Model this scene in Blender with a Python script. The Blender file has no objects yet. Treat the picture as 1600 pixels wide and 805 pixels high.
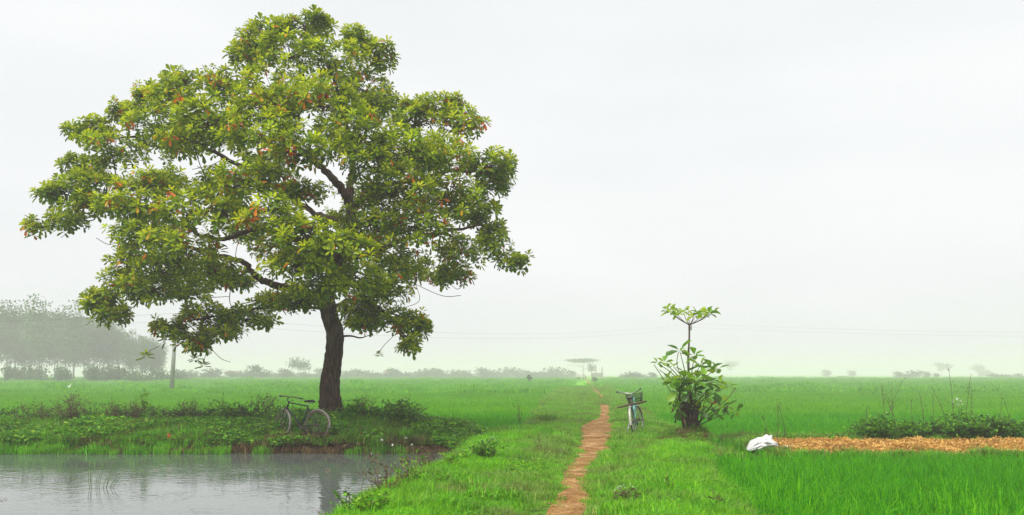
import bpy, math, random
import numpy as np
from mathutils import Vector, Matrix

S = bpy.context.scene
COL = S.collection
R = math.radians
random.seed(11)
rng = np.random.default_rng(11)

# ------------------------------------------------------------------ camera
FPX, CX, HY, EYE = 1400.0, 800.0, 584.0, 1.6        # focal length in photo pixels, centre column, horizon row, eye height
cd = bpy.data.cameras.new('camera'); cam = bpy.data.objects.new('camera', cd); COL.objects.link(cam)
cam.location = (0, 0, EYE); cam.rotation_euler = (R(90), 0, 0)
cd.sensor_width = 36.0; cd.lens = 36.0 * FPX / 1600.0
cd.shift_y = (HY - 402.5) / 1600.0
cd.clip_start = 0.1; cd.clip_end = 5000
S.camera = cam

# ------------------------------------------------------------------ sky and sun
SUN_EL, SUN_AZ = R(58), R(-35)          # azimuth from +Y towards +X of the place the light comes from (behind and left of the camera is ~ -150)
SUN_AZ = R(-140)
w = bpy.data.worlds.new('World'); S.world = w; w.use_nodes = True
nt = w.node_tree; nt.nodes.clear()
def wn(t): return nt.nodes.new(t)
sky = wn('ShaderNodeTexSky'); sky.sky_type = 'NISHITA'; sky.sun_disc = False
sky.sun_elevation = SUN_EL; sky.sun_rotation = SUN_AZ; sky.dust_density = 6.0; sky.air_density = 1.0
hs = wn('ShaderNodeHueSaturation'); hs.inputs['Saturation'].default_value = 0.25
tc = wn('ShaderNodeTexCoord'); mp = wn('ShaderNodeMapping'); mp.inputs['Scale'].default_value = (1, 1, 3.5)
ns = wn('ShaderNodeTexNoise'); ns.inputs['Scale'].default_value = 1.6; ns.inputs['Detail'].default_value = 3
cr = wn('ShaderNodeValToRGB')
cr.color_ramp.elements[0].position = 0.3; cr.color_ramp.elements[0].color = (3.45, 3.62, 3.68, 1)
cr.color_ramp.elements[1].position = 0.7; cr.color_ramp.elements[1].color = (4.05, 4.12, 4.14, 1)
mx = wn('ShaderNodeMix'); mx.data_type = 'RGBA'; mx.inputs[0].default_value = 0.95
bg = wn('ShaderNodeBackground'); bg.inputs['Strength'].default_value = 0.1
out = wn('ShaderNodeOutputWorld')
L = nt.links.new
L(tc.outputs['Generated'], mp.inputs['Vector']); L(mp.outputs[0], ns.inputs['Vector']); L(ns.outputs['Fac'], cr.inputs[0])
L(sky.outputs[0], hs.inputs['Color']); L(hs.outputs[0], mx.inputs[6]); L(cr.outputs[0], mx.inputs[7])
L(mx.outputs[2], bg.inputs['Color']); L(bg.outputs[0], out.inputs['Surface'])

sd = bpy.data.lights.new('sun', 'SUN'); sd.energy = 1.5; sd.angle = R(40); sd.color = (1.0, 0.97, 0.9)
sun = bpy.data.objects.new('sun', sd); COL.objects.link(sun)
sdir = Vector((math.sin(SUN_AZ) * math.cos(SUN_EL), math.cos(SUN_AZ) * math.cos(SUN_EL), math.sin(SUN_EL)))
sun.rotation_euler = sdir.to_track_quat('Z', 'Y').to_euler(); sun.location = sdir * 60

S.view_settings.view_transform = 'Standard'; S.view_settings.look = 'None'
S.view_settings.exposure = 1.3; S.view_settings.gamma = 1.0; S.view_settings.use_curve_mapping = False
S.render.engine = 'CYCLES'
cy = S.cycles
cy.max_bounces = 8; cy.diffuse_bounces = 3; cy.glossy_bounces = 3; cy.transmission_bounces = 4; cy.volume_bounces = 1; cy.transparent_max_bounces = 8
cy.use_denoising = True; cy.denoising_prefilter = 'NONE'
HAZE_DENSITY = 0.0020

# ------------------------------------------------------------------ materials
def newmat(name):
    m = bpy.data.materials.new(name); m.use_nodes = True
    t = m.node_tree; t.nodes.clear()
    o = t.nodes.new('ShaderNodeOutputMaterial')
    return m, t, o
def ramp(t, stops):
    r = t.nodes.new('ShaderNodeValToRGB'); e = r.color_ramp.elements
    while len(e) < len(stops): e.new(0.5)
    for k, (p, c) in enumerate(stops): e[k].position = p; e[k].color = (*c, 1)
    return r
def plain(name, col, rough=0.7, metal=0.0, var=0.25, scale=30.0, bump=0.0):
    """a solid paint, metal or bark whose colour wanders a little with a 3-D noise"""
    m, t, o = newmat(name); n = t.nodes; l = t.links.new
    p = n.new('ShaderNodeBsdfPrincipled'); p.inputs['Roughness'].default_value = rough; p.inputs['Metallic'].default_value = metal
    c = n.new('ShaderNodeTexCoord'); z = n.new('ShaderNodeTexNoise'); z.inputs['Scale'].default_value = scale; z.inputs['Detail'].default_value = 5
    a = tuple(x * (1 - var) for x in col); b = tuple(min(1, x * (1 + var)) for x in col)
    r = ramp(t, [(0.3, a), (0.7, b)])
    l(c.outputs['Object'], z.inputs['Vector']); l(z.outputs['Fac'], r.inputs[0]); l(r.outputs[0], p.inputs['Base Color'])
    if bump:
        bn = n.new('ShaderNodeBump'); bn.inputs['Strength'].default_value = bump; bn.inputs['Distance'].default_value = 0.02
        l(z.outputs['Fac'], bn.inputs['Height']); l(bn.outputs[0], p.inputs['Normal'])
    l(p.outputs[0], o.inputs['Surface'])
    return m
def leafy(name, stops, trans=0.35, rough=0.5, patch=None, spec=0.25, vary=0.2):
    """leaf or blade: colour from the mesh attribute 'tint'; patch = (scale, colour, amount) lets wide patches of the field differ"""
    m, t, o = newmat(name); n = t.nodes; l = t.links.new
    at = n.new('ShaderNodeAttribute'); at.attribute_name = 'tint'
    r = ramp(t, stops); l(at.outputs['Fac'], r.inputs[0]); c = r.outputs[0]
    if patch:
        g = n.new('ShaderNodeNewGeometry'); z = n.new('ShaderNodeTexNoise'); z.inputs['Scale'].default_value = patch[0]; z.inputs['Detail'].default_value = 4
        mp_ = n.new('ShaderNodeMapping'); mp_.inputs['Scale'].default_value = (1, 1, 0.3)
        l(g.outputs['Position'], mp_.inputs['Vector']); l(mp_.outputs[0], z.inputs['Vector'])
        rr = ramp(t, [(0.42, (0, 0, 0)), (0.62, (patch[2],) * 3)]); l(z.outputs['Fac'], rr.inputs[0])
        k = n.new('ShaderNodeMix'); k.data_type = 'RGBA'; k.inputs[7].default_value = (*patch[1], 1)
        l(rr.outputs[0], k.inputs[0]); l(c, k.inputs[6]); c = k.outputs[2]
    oi = n.new('ShaderNodeObjectInfo'); mr = n.new('ShaderNodeMapRange'); mr.inputs['To Min'].default_value = 1 - vary; mr.inputs['To Max'].default_value = 1 + vary
    hv = n.new('ShaderNodeHueSaturation'); l(oi.outputs['Random'], mr.inputs['Value']); l(mr.outputs[0], hv.inputs['Value']); l(c, hv.inputs['Color']); c = hv.outputs[0]
    p = n.new('ShaderNodeBsdfPrincipled'); p.inputs['Roughness'].default_value = rough; p.inputs['Specular IOR Level'].default_value = spec
    l(c, p.inputs['Base Color'])
    if trans:
        tr = n.new('ShaderNodeBsdfTranslucent'); h = n.new('ShaderNodeHueSaturation'); h.inputs['Value'].default_value = 1.25; h.inputs['Hue'].default_value = 0.485
        l(c, h.inputs['Color']); l(h.outputs[0], tr.inputs['Color'])
        ms = n.new('ShaderNodeMixShader'); ms.inputs[0].default_value = trans
        l(p.outputs[0], ms.inputs[1]); l(tr.outputs[0], ms.inputs[2]); l(ms.outputs[0], o.inputs['Surface'])
    else: l(p.outputs[0], o.inputs['Surface'])
    return m
M = {}
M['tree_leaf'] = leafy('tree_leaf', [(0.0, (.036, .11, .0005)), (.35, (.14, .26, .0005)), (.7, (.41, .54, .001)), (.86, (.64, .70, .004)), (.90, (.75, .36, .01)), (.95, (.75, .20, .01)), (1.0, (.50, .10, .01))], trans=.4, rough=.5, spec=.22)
M['rice'] = leafy('rice', [(0, (.022, .18, .001)), (.5, (.055, .36, .001)), (1, (.20, .58, .004))], trans=.42, spec=.10, patch=(.16, (.05, .30, .001), .6), vary=.07)
M['rice_pale'] = leafy('rice_pale', [(0, (.06, .24, .001)), (.5, (.12, .42, .001)), (1, (.26, .58, .004))], trans=.42, spec=.10, patch=(.10, (.09, .34, .001), .5), vary=.04)
M['grass'] = leafy('grass', [(0, (.05, .24, .004)), (.5, (.13, .44, .006)), (.85, (.26, .58, .012)), (.93, (.42, .44, .10)), (1, (.50, .40, .18))], trans=.35, patch=(.8, (.21, .27, .06), .8))
M['lush_grass'] = leafy('lush_grass', [(0, (.04, .25, .002)), (.6, (.14, .46, .003)), (1, (.28, .60, .010))], trans=.4, patch=(.9, (.24, .56, .01), .5))
M['bank_grass'] = leafy('bank_grass', [(0, (.03, .15, .002)), (.5, (.10, .36, .003)), (.88, (.22, .54, .010)), (.94, (.28, .18, .05)), (1, (.36, .24, .09))], trans=.3, patch=(.55, (.15, .17, .028), .6))
M['weed'] = leafy('weed', [(0, (.02, .11, .003)), (.5, (.07, .26, .005)), (.9, (.20, .46, .012)), (1, (.34, .54, .03))], trans=.35)
M['dark_weed'] = leafy('dark_weed', [(0, (.014, .06, .006)), (.6, (.04, .14, .012)), (1, (.10, .24, .02))], trans=.3)
M['dry_weed'] = leafy('dry_weed', [(0, (.07, .045, .025)), (.5, (.16, .09, .06)), (.8, (.12, .16, .03)), (1, (.22, .28, .05))], trans=.25)
M['dead_grass'] = leafy('dead_grass', [(0, (.06, .036, .014)), (.5, (.17, .11, .04)), (1, (.38, .27, .12))], trans=.2)
M['straw'] = leafy('straw', [(0, (.40, .19, .025)), (.45, (.70, .41, .085)), (1, (.88, .64, .25))], trans=.1, patch=(1.1, (.42, .22, .045), .7))
M['sapling_leaf'] = leafy('sapling_leaf', [(0, (.05, .15, .008)), (.5, (.15, .35, .012)), (.85, (.42, .56, .03)), (.95, (.46, .42, .08)), (1, (.42, .13, .03))], trans=.4, rough=.35, spec=.5)
M['far_leaf'] = leafy('far_leaf', [(0, (.04, .10, .025)), (1, (.10, .20, .05))], trans=.25)
M['flower'] = plain('flower', (.85, .85, .80), .6, var=.08)
M['bark'] = plain('bark', (.05, .029, .016), .9, var=.5, scale=14, bump=.8)
def bark_mat():
    m, t, o = newmat('tree_bark'); n = t.nodes; l = t.links.new
    c = n.new('ShaderNodeTexCoord'); mp_ = n.new('ShaderNodeMapping'); mp_.inputs['Scale'].default_value = (1, 1, .22); l(c.outputs['Object'], mp_.inputs['Vector'])
    z = n.new('ShaderNodeTexNoise'); z.inputs['Scale'].default_value = 16; z.inputs['Detail'].default_value = 8; z.inputs['Roughness'].default_value = .65; l(mp_.outputs[0], z.inputs['Vector'])
    z2 = n.new('ShaderNodeTexNoise'); z2.inputs['Scale'].default_value = 2.3; z2.inputs['Detail'].default_value = 4; l(c.outputs['Object'], z2.inputs['Vector'])
    a = ramp(t, [(.36, (.012, .007, .004)), (.5, (.055, .030, .016)), (.66, (.12, .07, .04))]); l(z.outputs['Fac'], a.inputs[0])
    k = ramp(t, [(.52, (0, 0, 0)), (.68, (.6, .6, .6))]); l(z2.outputs['Fac'], k.inputs[0])
    x = n.new('ShaderNodeMix'); x.data_type = 'RGBA'; x.inputs[7].default_value = (.10, .10, .06, 1); l(k.outputs[0], x.inputs[0]); l(a.outputs[0], x.inputs[6])
    p = n.new('ShaderNodeBsdfPrincipled'); p.inputs['Roughness'].default_value = .95; p.inputs['Specular IOR Level'].default_value = .15; l(x.outputs[2], p.inputs['Base Color'])
    b = n.new('ShaderNodeBump'); b.inputs['Strength'].default_value = 1; b.inputs['Distance'].default_value = .05; l(z.outputs['Fac'], b.inputs['Height']); l(b.outputs[0], p.inputs['Normal']); l(p.outputs[0], o.inputs['Surface'])
    return m
M['bark'] = bark_mat()
M['far_bark'] = plain('far_bark', (.12, .11, .09), .9, var=.3, scale=3)
M['twig'] = plain('twig', (.10, .065, .04), .9, var=.3)
M['red_stem'] = plain('red_stem', (.17, .07, .045), .8, var=.3)
M['green_stem'] = plain('green_stem', (.09, .15, .03), .8, var=.3)
M['concrete'] = plain('concrete', (.34, .33, .31), .9, var=.15, scale=4)
M['dark_metal'] = plain('dark_metal', (.03, .032, .035), .45, .6, var=.3)
M['steel'] = plain('steel', (.42, .42, .42), .35, .9, var=.15)
M['rust_steel'] = plain('rust_steel', (.16, .10, .07), .6, .4, var=.4)
M['rubber'] = plain('rubber', (.035, .033, .03), .8, var=.3)
M['worn_rubber'] = plain('worn_rubber', (.13, .115, .09), .8, var=.25)
M['mud_metal'] = plain('mud_metal', (.55, .53, .47), .5, .1, var=.25)
M['mint'] = plain('mint', (.10, .36, .29), .4, .1, var=.15)
M['black_vinyl'] = plain('black_vinyl', (.012, .012, .014), .35, var=.3)
M['wood'] = plain('wood', (.085, .055, .032), .85, var=.4)
M['sack'] = plain('sack', (.60, .59, .585), .75, var=.06, scale=8, bump=.25)
M['red_plastic'] = plain('red_plastic', (.75, .07, .025), .45, var=.2)
M['red_cloth'] = plain('red_cloth', (.42, .03, .025), .8, var=.3)
M['white_wall'] = plain('white_wall', (.78, .78, .76), .9, var=.06, scale=2)
M['roof_tile'] = plain('roof_tile', (.26, .18, .15), .9, var=.2, scale=3)
M['feather'] = plain('feather', (.85, .85, .83), .8, var=.04)
M['cable'] = plain('cable', (.05, .05, .055), .6)

# ------------------------------------------------------------------ tagging and mesh helpers
def tag(o, label=None, cat=None, group=None, kind=None):
    if label: o['label'] = label
    if cat: o['category'] = cat
    if group: o['group'] = group
    if kind: o['kind'] = kind
    return o
def empty(name, loc, label, cat, rz=0.0, group=None):
    o = bpy.data.objects.new(name, None); COL.objects.link(o); o.empty_display_size = .2
    o.location = loc; o.rotation_euler = (0, 0, rz)
    return tag(o, label, cat, group)
def link(name, me, parent=None, mat=None):
    o = bpy.data.objects.new(name, me); COL.objects.link(o)
    if parent is not None: o.parent = parent
    return o
def copy_tree(o, parent=None):
    c = o.copy(); COL.objects.link(c); c.parent = parent
    for ch in list(o.children): copy_tree(ch, c)
    return c
def np_mesh(name, V, quads=None, tris=None, mat=None, smooth=False, tint=None):
    me = bpy.data.meshes.new(name)
    V = np.asarray(V, np.float32); nq = 0 if quads is None else len(quads); ntr = 0 if tris is None else len(tris)
    li = []
    if nq: li.append(np.asarray(quads, np.int32).ravel())
    if ntr: li.append(np.asarray(tris, np.int32).ravel())
    li = np.concatenate(li)
    st = np.concatenate([np.arange(nq) * 4, nq * 4 + np.arange(ntr) * 3]).astype(np.int32)
    me.vertices.add(len(V)); me.vertices.foreach_set('co', V.ravel())
    me.loops.add(len(li)); me.loops.foreach_set('vertex_index', li)
    me.polygons.add(nq + ntr); me.polygons.foreach_set('loop_start', st)
    if smooth: me.polygons.foreach_set('use_smooth', np.ones(nq + ntr, bool))
    if tint is not None:
        a = me.attributes.new('tint', 'FLOAT', 'POINT'); a.data.foreach_set('value', np.asarray(tint, np.float32))
    me.update(calc_edges=True); me.validate()
    if mat: me.materials.append(mat)
    return me
def spline(pts, n=6):
    """Catmull-Rom through points; rows may carry a radius as 4th value"""
    P = np.asarray(pts, float)
    if len(P) < 3:
        return np.array([P[0] + (P[-1] - P[0]) * k / n for k in range(n + 1)])
    Q = np.vstack([2 * P[0] - P[1], P, 2 * P[-1] - P[-2]]); o = []
    for i in range(1, len(Q) - 2):
        a, b, c, d = Q[i - 1], Q[i], Q[i + 1], Q[i + 2]
        for k in range(n):
            t = k / n
            o.append(.5 * ((2 * b) + (c - a) * t + (2 * a - 5 * b + 4 * c - d) * t * t + (3 * b - a - 3 * c + d) * t ** 3))
    o.append(P[-1]); return np.array(o)
class G:
    """collects tubes, boxes and loose faces for ONE mesh"""
    def __init__(s): s.V = []; s.Q = []; s.T = []; s.n = 0
    def add(s, V, Q=(), T=()):
        V = np.asarray(V, float).reshape(-1, 3)
        if len(Q): s.Q.append(np.asarray(Q, int).reshape(-1, 4) + s.n)
        if len(T): s.T.append(np.asarray(T, int).reshape(-1, 3) + s.n)
        s.V.append(V); s.n += len(V); return s
    def tube(s, pts, rad, n=8, rough=0.0, closed=False):
        P = np.asarray(pts, float)[:, :3]; m = len(P); rad = np.broadcast_to(np.asarray(rad, float), (m,))
        if closed: T = np.roll(P, -1, 0) - np.roll(P, 1, 0)
        else: T = np.gradient(P, axis=0)
        T /= np.maximum(np.linalg.norm(T, axis=1, keepdims=True), 1e-9)
        u = np.cross(T[0], (0, 0, 1.0))
        if np.linalg.norm(u) < .1: u = np.cross(T[0], (0, 1.0, 0))
        u /= np.linalg.norm(u); rings = []
        a = np.arange(n) * 2 * math.pi / n
        for i in range(m):
            u = u - T[i] * np.dot(u, T[i]); u /= max(np.linalg.norm(u), 1e-9); v = np.cross(T[i], u)
            rr = rad[i] * (1 + (rough * rng.standard_normal(n) if rough else 0))
            rings.append(P[i] + (np.cos(a) * rr)[:, None] * u + (np.sin(a) * rr)[:, None] * v)
        V = np.concatenate(rings); Q = []
        for i in range(m if closed else m - 1):
            j = (i + 1) % m
            for k in range(n):
                k2 = (k + 1) % n; Q.append((i * n + k, i * n + k2, j * n + k2, j * n + k))
        T3 = []
        if not closed:
            V = np.vstack([V, P[:1], P[-1:]]); c0, c1 = m * n, m * n + 1
            for k in range(n):
                k2 = (k + 1) % n; T3 += [(c0, k2, k), (c1, (m - 1) * n + k, (m - 1) * n + k2)]
        return s.add(V, Q, T3)
    def bar(s, a, b, r0, r1=None, n=8): return s.tube([a, b], [r0, r0 if r1 is None else r1], n)
    def ring(s, c, ax, R_, r, N=32, n=6):
        ax = Vector(ax).normalized(); u = ax.orthogonal().normalized(); v = ax.cross(u)
        return s.tube([Vector(c) + R_ * (math.cos(t) * u + math.sin(t) * v) for t in np.arange(N) * 2 * math.pi / N], r, n, closed=True)
    def box(s, c, sz, rot=None):
        V = np.array([(x, y, z) for x in (-.5, .5) for y in (-.5, .5) for z in (-.5, .5)]) * np.asarray(sz, float)
        if rot is not None: V = V @ np.array(rot.to_3x3()).T
        return s.add(V + np.asarray(c, float), [(0, 1, 3, 2), (4, 6, 7, 5), (0, 4, 5, 1), (2, 3, 7, 6), (0, 2, 6, 4), (1, 5, 7, 3)])
    def blob(s, c, sz, nu=12, nv=8, lump=0.0):
        V = []; c = np.asarray(c, float)
        for j in range(nv + 1):
            f = math.pi * j / nv
            for i in range(nu):
                a = 2 * math.pi * i / nu; k = 1 + lump * rng.standard_normal()
                V.append(c + np.array((math.sin(f) * math.cos(a), math.sin(f) * math.sin(a), math.cos(f))) * sz * k)
        Q = [(j * nu + i, (j + 1) * nu + i, (j + 1) * nu + (i + 1) % nu, j * nu + (i + 1) % nu) for j in range(nv) for i in range(nu)]
        return s.add(V, Q)
    def mesh(s, name, mat, smooth=True):
        return np_mesh(name, np.concatenate(s.V), np.concatenate(s.Q) if s.Q else None, np.concatenate(s.T) if s.T else None, mat, smooth)
    def build(s, name, mat, parent=None, smooth=True): return link(name, s.mesh(name, mat, smooth), parent)

def unit(v): return v / np.maximum(np.linalg.norm(v, axis=-1, keepdims=True), 1e-9)
def leaf_arrays(P, D, N, Ln, Wd, fold=.25, droop=.15, shape='obovate'):
    """many leaves at once: base points P, directions D, face normals N -> vertices (k*6), quads (k*2). Two halves folded along the midrib."""
    D = unit(D); Sd = unit(np.cross(D, N)); N = np.cross(Sd, D); k = len(P)
    Ln = np.broadcast_to(Ln, (k,))[:, None]; Wd = np.broadcast_to(Wd, (k,))[:, None]
    a, wa, b, wb = {'obovate': (.42, .62, .80, 1.0), 'lance': (.30, .9, .68, .8), 'oval': (.30, .85, .72, 1.0)}[shape]
    V = np.empty((k, 6, 3))
    V[:, 0] = P
    V[:, 1] = P + D * Ln * a + Sd * Wd * .5 * wa + N * Wd * fold * wa * .5
    V[:, 2] = P + D * Ln * b + Sd * Wd * .5 * wb + N * (Wd * fold * wb * .5 - Ln * droop * b * b)
    V[:, 3] = P + D * Ln - N * Ln * droop
    V[:, 4] = P + D * Ln * b - Sd * Wd * .5 * wb + N * (Wd * fold * wb * .5 - Ln * droop * b * b)
    V[:, 5] = P + D * Ln * a - Sd * Wd * .5 * wa + N * Wd * fold * wa * .5
    i = np.arange(k)[:, None] * 6
    Q = np.concatenate([i + np.array([[0, 1, 2, 3]]), i + np.array([[0, 3, 4, 5]])])
    return V.reshape(-1, 3), Q
def blade_arrays(P, az, H, Wd, lean, curl):
    """grass blades: 5 vertices, one quad and one triangle each"""
    k = len(P); d = np.stack([np.cos(az), np.sin(az), np.zeros(k)], 1); s = np.stack([-np.sin(az), np.cos(az), np.zeros(k)], 1)
    up = np.array([0, 0, 1.0]); H = H[:, None]; Wd = np.broadcast_to(Wd, (k,))[:, None]; lean = lean[:, None]; curl = curl[:, None]
    m = P + up * H * .58 + d * H * lean * .45; t = P + up * H * (1 - .45 * curl) + d * H * (lean + curl * .6)
    V = np.empty((k, 5, 3)); V[:, 0] = P - s * Wd * .5; V[:, 1] = P + s * Wd * .5; V[:, 2] = m + s * Wd * .42; V[:, 3] = m - s * Wd * .42; V[:, 4] = t
    i = np.arange(k)[:, None] * 5
    return V.reshape(-1, 3), i + np.array([[0, 1, 2, 3]]), i + np.array([[3, 2, 4]])
def patch_mesh(name, mat, size, n, h, wd, lean=.25, curl=.3, tint=(0, 1), hvar=.25):
    P = np.zeros((n, 3)); P[:, :2] = (rng.random((n, 2)) - .5) * size
    H = h * (1 + hvar * rng.standard_normal(n)).clip(.3, 1.7)
    V, Q, T = blade_arrays(P, rng.random(n) * 6.283, H, wd * (.7 + .6 * rng.random(n)), lean * rng.random(n) * 1.6, curl * rng.random(n) * 1.6)
    tt = np.repeat(tint[0] + (tint[1] - tint[0]) * rng.random(n), 5)
    return np_mesh(name, V, Q, T, mat, False, tt)
def weed_patch_mesh(name, mat, size, n, h, ln, wd, tint=(0, 1)):
    """low broad-leaved ground cover"""
    P = np.zeros((n, 3)); P[:, :2] = (rng.random((n, 2)) - .5) * size; P[:, 2] = h * rng.random(n) ** .7
    a = rng.random(n) * 6.283; D = np.stack([np.cos(a), np.sin(a), .5 * rng.random(n) - .1], 1)
    N = np.tile((0, 0, 1.0), (n, 1)) + .5 * rng.standard_normal((n, 3))
    V, Q = leaf_arrays(P, D, N, ln * (.6 + .8 * rng.random(n)), wd * (.6 + .8 * rng.random(n)), shape='oval')
    return np_mesh(name, V, Q, None, mat, False, np.repeat(tint[0] + (tint[1] - tint[0]) * rng.random(n), 6))
def scatter(name, pts, meshes, label, scale=(.8, 1.2), mat=None, tilt=.08):
    """ONE object of ground cover: geometry nodes set the given clumps on the points"""
    pts = np.asarray(pts, np.float32); k = len(pts)
    me = bpy.data.meshes.new(name); me.vertices.add(k); me.vertices.foreach_set('co', pts.ravel())
    rot = np.stack([tilt * rng.standard_normal(k), tilt * rng.standard_normal(k), rng.random(k) * 6.283], 1).astype(np.float32)
    a = me.attributes.new('rot', 'FLOAT_VECTOR', 'POINT'); a.data.foreach_set('vector', rot.ravel())
    a = me.attributes.new('scl', 'FLOAT', 'POINT'); a.data.foreach_set('value', (scale[0] + (scale[1] - scale[0]) * rng.random(k)).astype(np.float32))
    o = link(name, me); tag(o, label, name.replace('_', ' '), None, 'stuff')
    src = bpy.data.collections.new(name + '_clumps')
    for i, m_ in enumerate(meshes): src.objects.link(bpy.data.objects.new(name + '_clump', m_))
    ng = bpy.data.node_groups.new(name, 'GeometryNodeTree')
    ng.interface.new_socket('Geometry', in_out='INPUT', socket_type='NodeSocketGeometry'); ng.interface.new_socket('Geometry', in_out='OUTPUT', socket_type='NodeSocketGeometry')
    n = ng.nodes; l = ng.links.new
    gi, go = n.new('NodeGroupInput'), n.new('NodeGroupOutput')
    ip = n.new('GeometryNodeInstanceOnPoints'); ci = n.new('GeometryNodeCollectionInfo'); ci.inputs['Collection'].default_value = src
    ci.inputs['Separate Children'].default_value = True; ip.inputs['Pick Instance'].default_value = True
    ri = n.new('FunctionNodeRandomValue'); ri.data_type = 'INT'; ri.inputs[4].default_value = 0; ri.inputs[5].default_value = len(meshes) - 1
    ar = n.new('GeometryNodeInputNamedAttribute'); ar.data_type = 'FLOAT_VECTOR'; ar.inputs['Name'].default_value = 'rot'
    asc = n.new('GeometryNodeInputNamedAttribute'); asc.data_type = 'FLOAT'; asc.inputs['Name'].default_value = 'scl'
    l(gi.outputs[0], ip.inputs['Points']); l(ci.outputs[0], ip.inputs['Instance']); l(ri.outputs[2], ip.inputs['Instance Index'])
    l(ar.outputs[0], ip.inputs['Rotation']); l(asc.outputs[0], ip.inputs['Scale']); l(ip.outputs[0], go.inputs[0])
    md = o.modifiers.new('scatter', 'NODES'); md.node_group = ng
    return o

# ------------------------------------------------------------------ the lie of the land
WATER_Z, FIELD_Z = -.35, -.36
ss = lambda a, b, x: (lambda t: t * t * (3 - 2 * t))(np.clip((x - a) / (b - a), 0, 1))
def wob(x, y, f, s=0.0):
    return (np.sin(x * f + 1.3 * np.sin(y * f * .7 + s) + s) + np.sin(y * f * 1.13 - 1.1 * np.sin(x * f * .8 + 2 * s) + 1.7 * s) + .6 * np.sin((x + y) * f * 1.9 + s) + .5 * np.sin((x - 1.3 * y) * f * 2.7 + 2.2 * s)) / 3.1
YS = [-40, 0, 6, 9, 12, 14, 17, 19.5, 21, 22, 24, 30, 45, 62, 120, 200, 400, 800]
LE = [-4, -4, -2.9, -2.1, -1.92, -1.62, -1.18, -.95, -1.05, -.8, -.3, .6, 1.4, 2.2, 6.9, 13.5, 30, 60]
RE = [2, 2, 2.2, 2.45, 2.9, 3.15, 3.7, 4.2, 4.6, 4.9, 4.8, 4.9, 6.2, 7.7, 12.9, 20, 37, 68]
YP = [-40, 4, 8, 10.1, 12.7, 16.5, 19.3, 23.3, 27.5, 29.5, 33, 43, 62, 100, 200, 400, 800]
PX = [-.5, .2, .45, .60, .88, 1.30, 1.79, 2.2, 2.62, 2.85, 3.4, 4.45, 6.1, 9.1, 16.8, 33, 64]
PW = [.26, .26, .25, .24, .20, .20, .33, .44, .52, .40, .21, .24, .28, .30, .3, .4, .5]
shore_w = lambda x: .20 * wob(x, x * 0, .9, 3) + .11 * wob(x, x * 0, 2.7, 1)
TREE = np.array((-5.09, 25.0))
def terrain(x, y):
    x = np.asarray(x, float); y = np.asarray(y, float)
    l = np.interp(y, YS, LE) + .18 * wob(x * .3, y, 1.1); r = np.interp(y, YS, RE) + .15 * wob(y, x * .3, 1.0, 2)
    z = np.full(np.broadcast(x, y).shape, FIELD_Z)
    berm = ss(l - .25, l + .35, x) * (1 - ss(r - .15, r + .30, x))
    z = z + (0 - FIELD_Z) * berm + .035 * wob(x, y, 1.6, 1) * berm
    shore = 22.05 + shore_w(x)
    # the dyke that carries the tree, across the left of the place
    t = y - shore; pr = np.interp(t, [-.5, 0, .22, .9, 2.2, 3.2, 5.0, 5.6], [-.9, -.42, -.14, .0, .20, .24, -.25, FIELD_Z])
    pr = pr + .16 * np.exp(-((x - TREE[0]) ** 2 / 3.2 + (y - TREE[1]) ** 2 / 1.6)) + .04 * wob(x, y, 1.9, 5) * (t > .1) * (t < 5)
    lower = ss(-3.0, -.6, x) * .16; pr = pr - lower * ((t > .3) & (t < 5))
    left = 1 - ss(-1.6, -.4, x)
    z = np.where((y > shore) & (y < shore + 5.8), np.maximum(z, pr * left + FIELD_Z * (1 - left)), z)
    # the pond bed
    pond = (1 - ss(l - .55, l - .05, x)) * (1 - ss(shore - .4, shore + .05, y))
    z = np.where(y < shore + .1, z * (1 - pond) - .95 * pond, z)
    # the dyke with the drying strip
    e = ss(r - .6, r + .2, x); d = ss(17.3, 18.0, y) * (1 - ss(23.6, 24.4, y)) * e
    gap = np.exp(-((x - 5.0) / .32) ** 2) * .8
    z = np.maximum(z, FIELD_Z + (-.09 - FIELD_Z) * d * (1 - gap))
    z = z + .18 * np.exp(-((x - 4.45) ** 2 + (y - 22.3) ** 2) / .35)
    return z
def tz(x, y): return float(terrain(x, y))
def at(px, py, Y): return np.array(((px - CX) / FPX * Y, Y, EYE - (py - HY) / FPX * Y))
def ground(px, py, y0=8.5):
    Y = y0
    while Y < 700:
        x, _, zz = at(px, py, Y)
        if zz <= tz(x, Y): return np.array((x, Y, tz(x, Y)))
        Y *= 1.004
    return at(px, py, 700)
def on(px, Y):
    x = (px - CX) / FPX * Y; return np.array((x, Y, tz(x, Y)))

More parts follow.
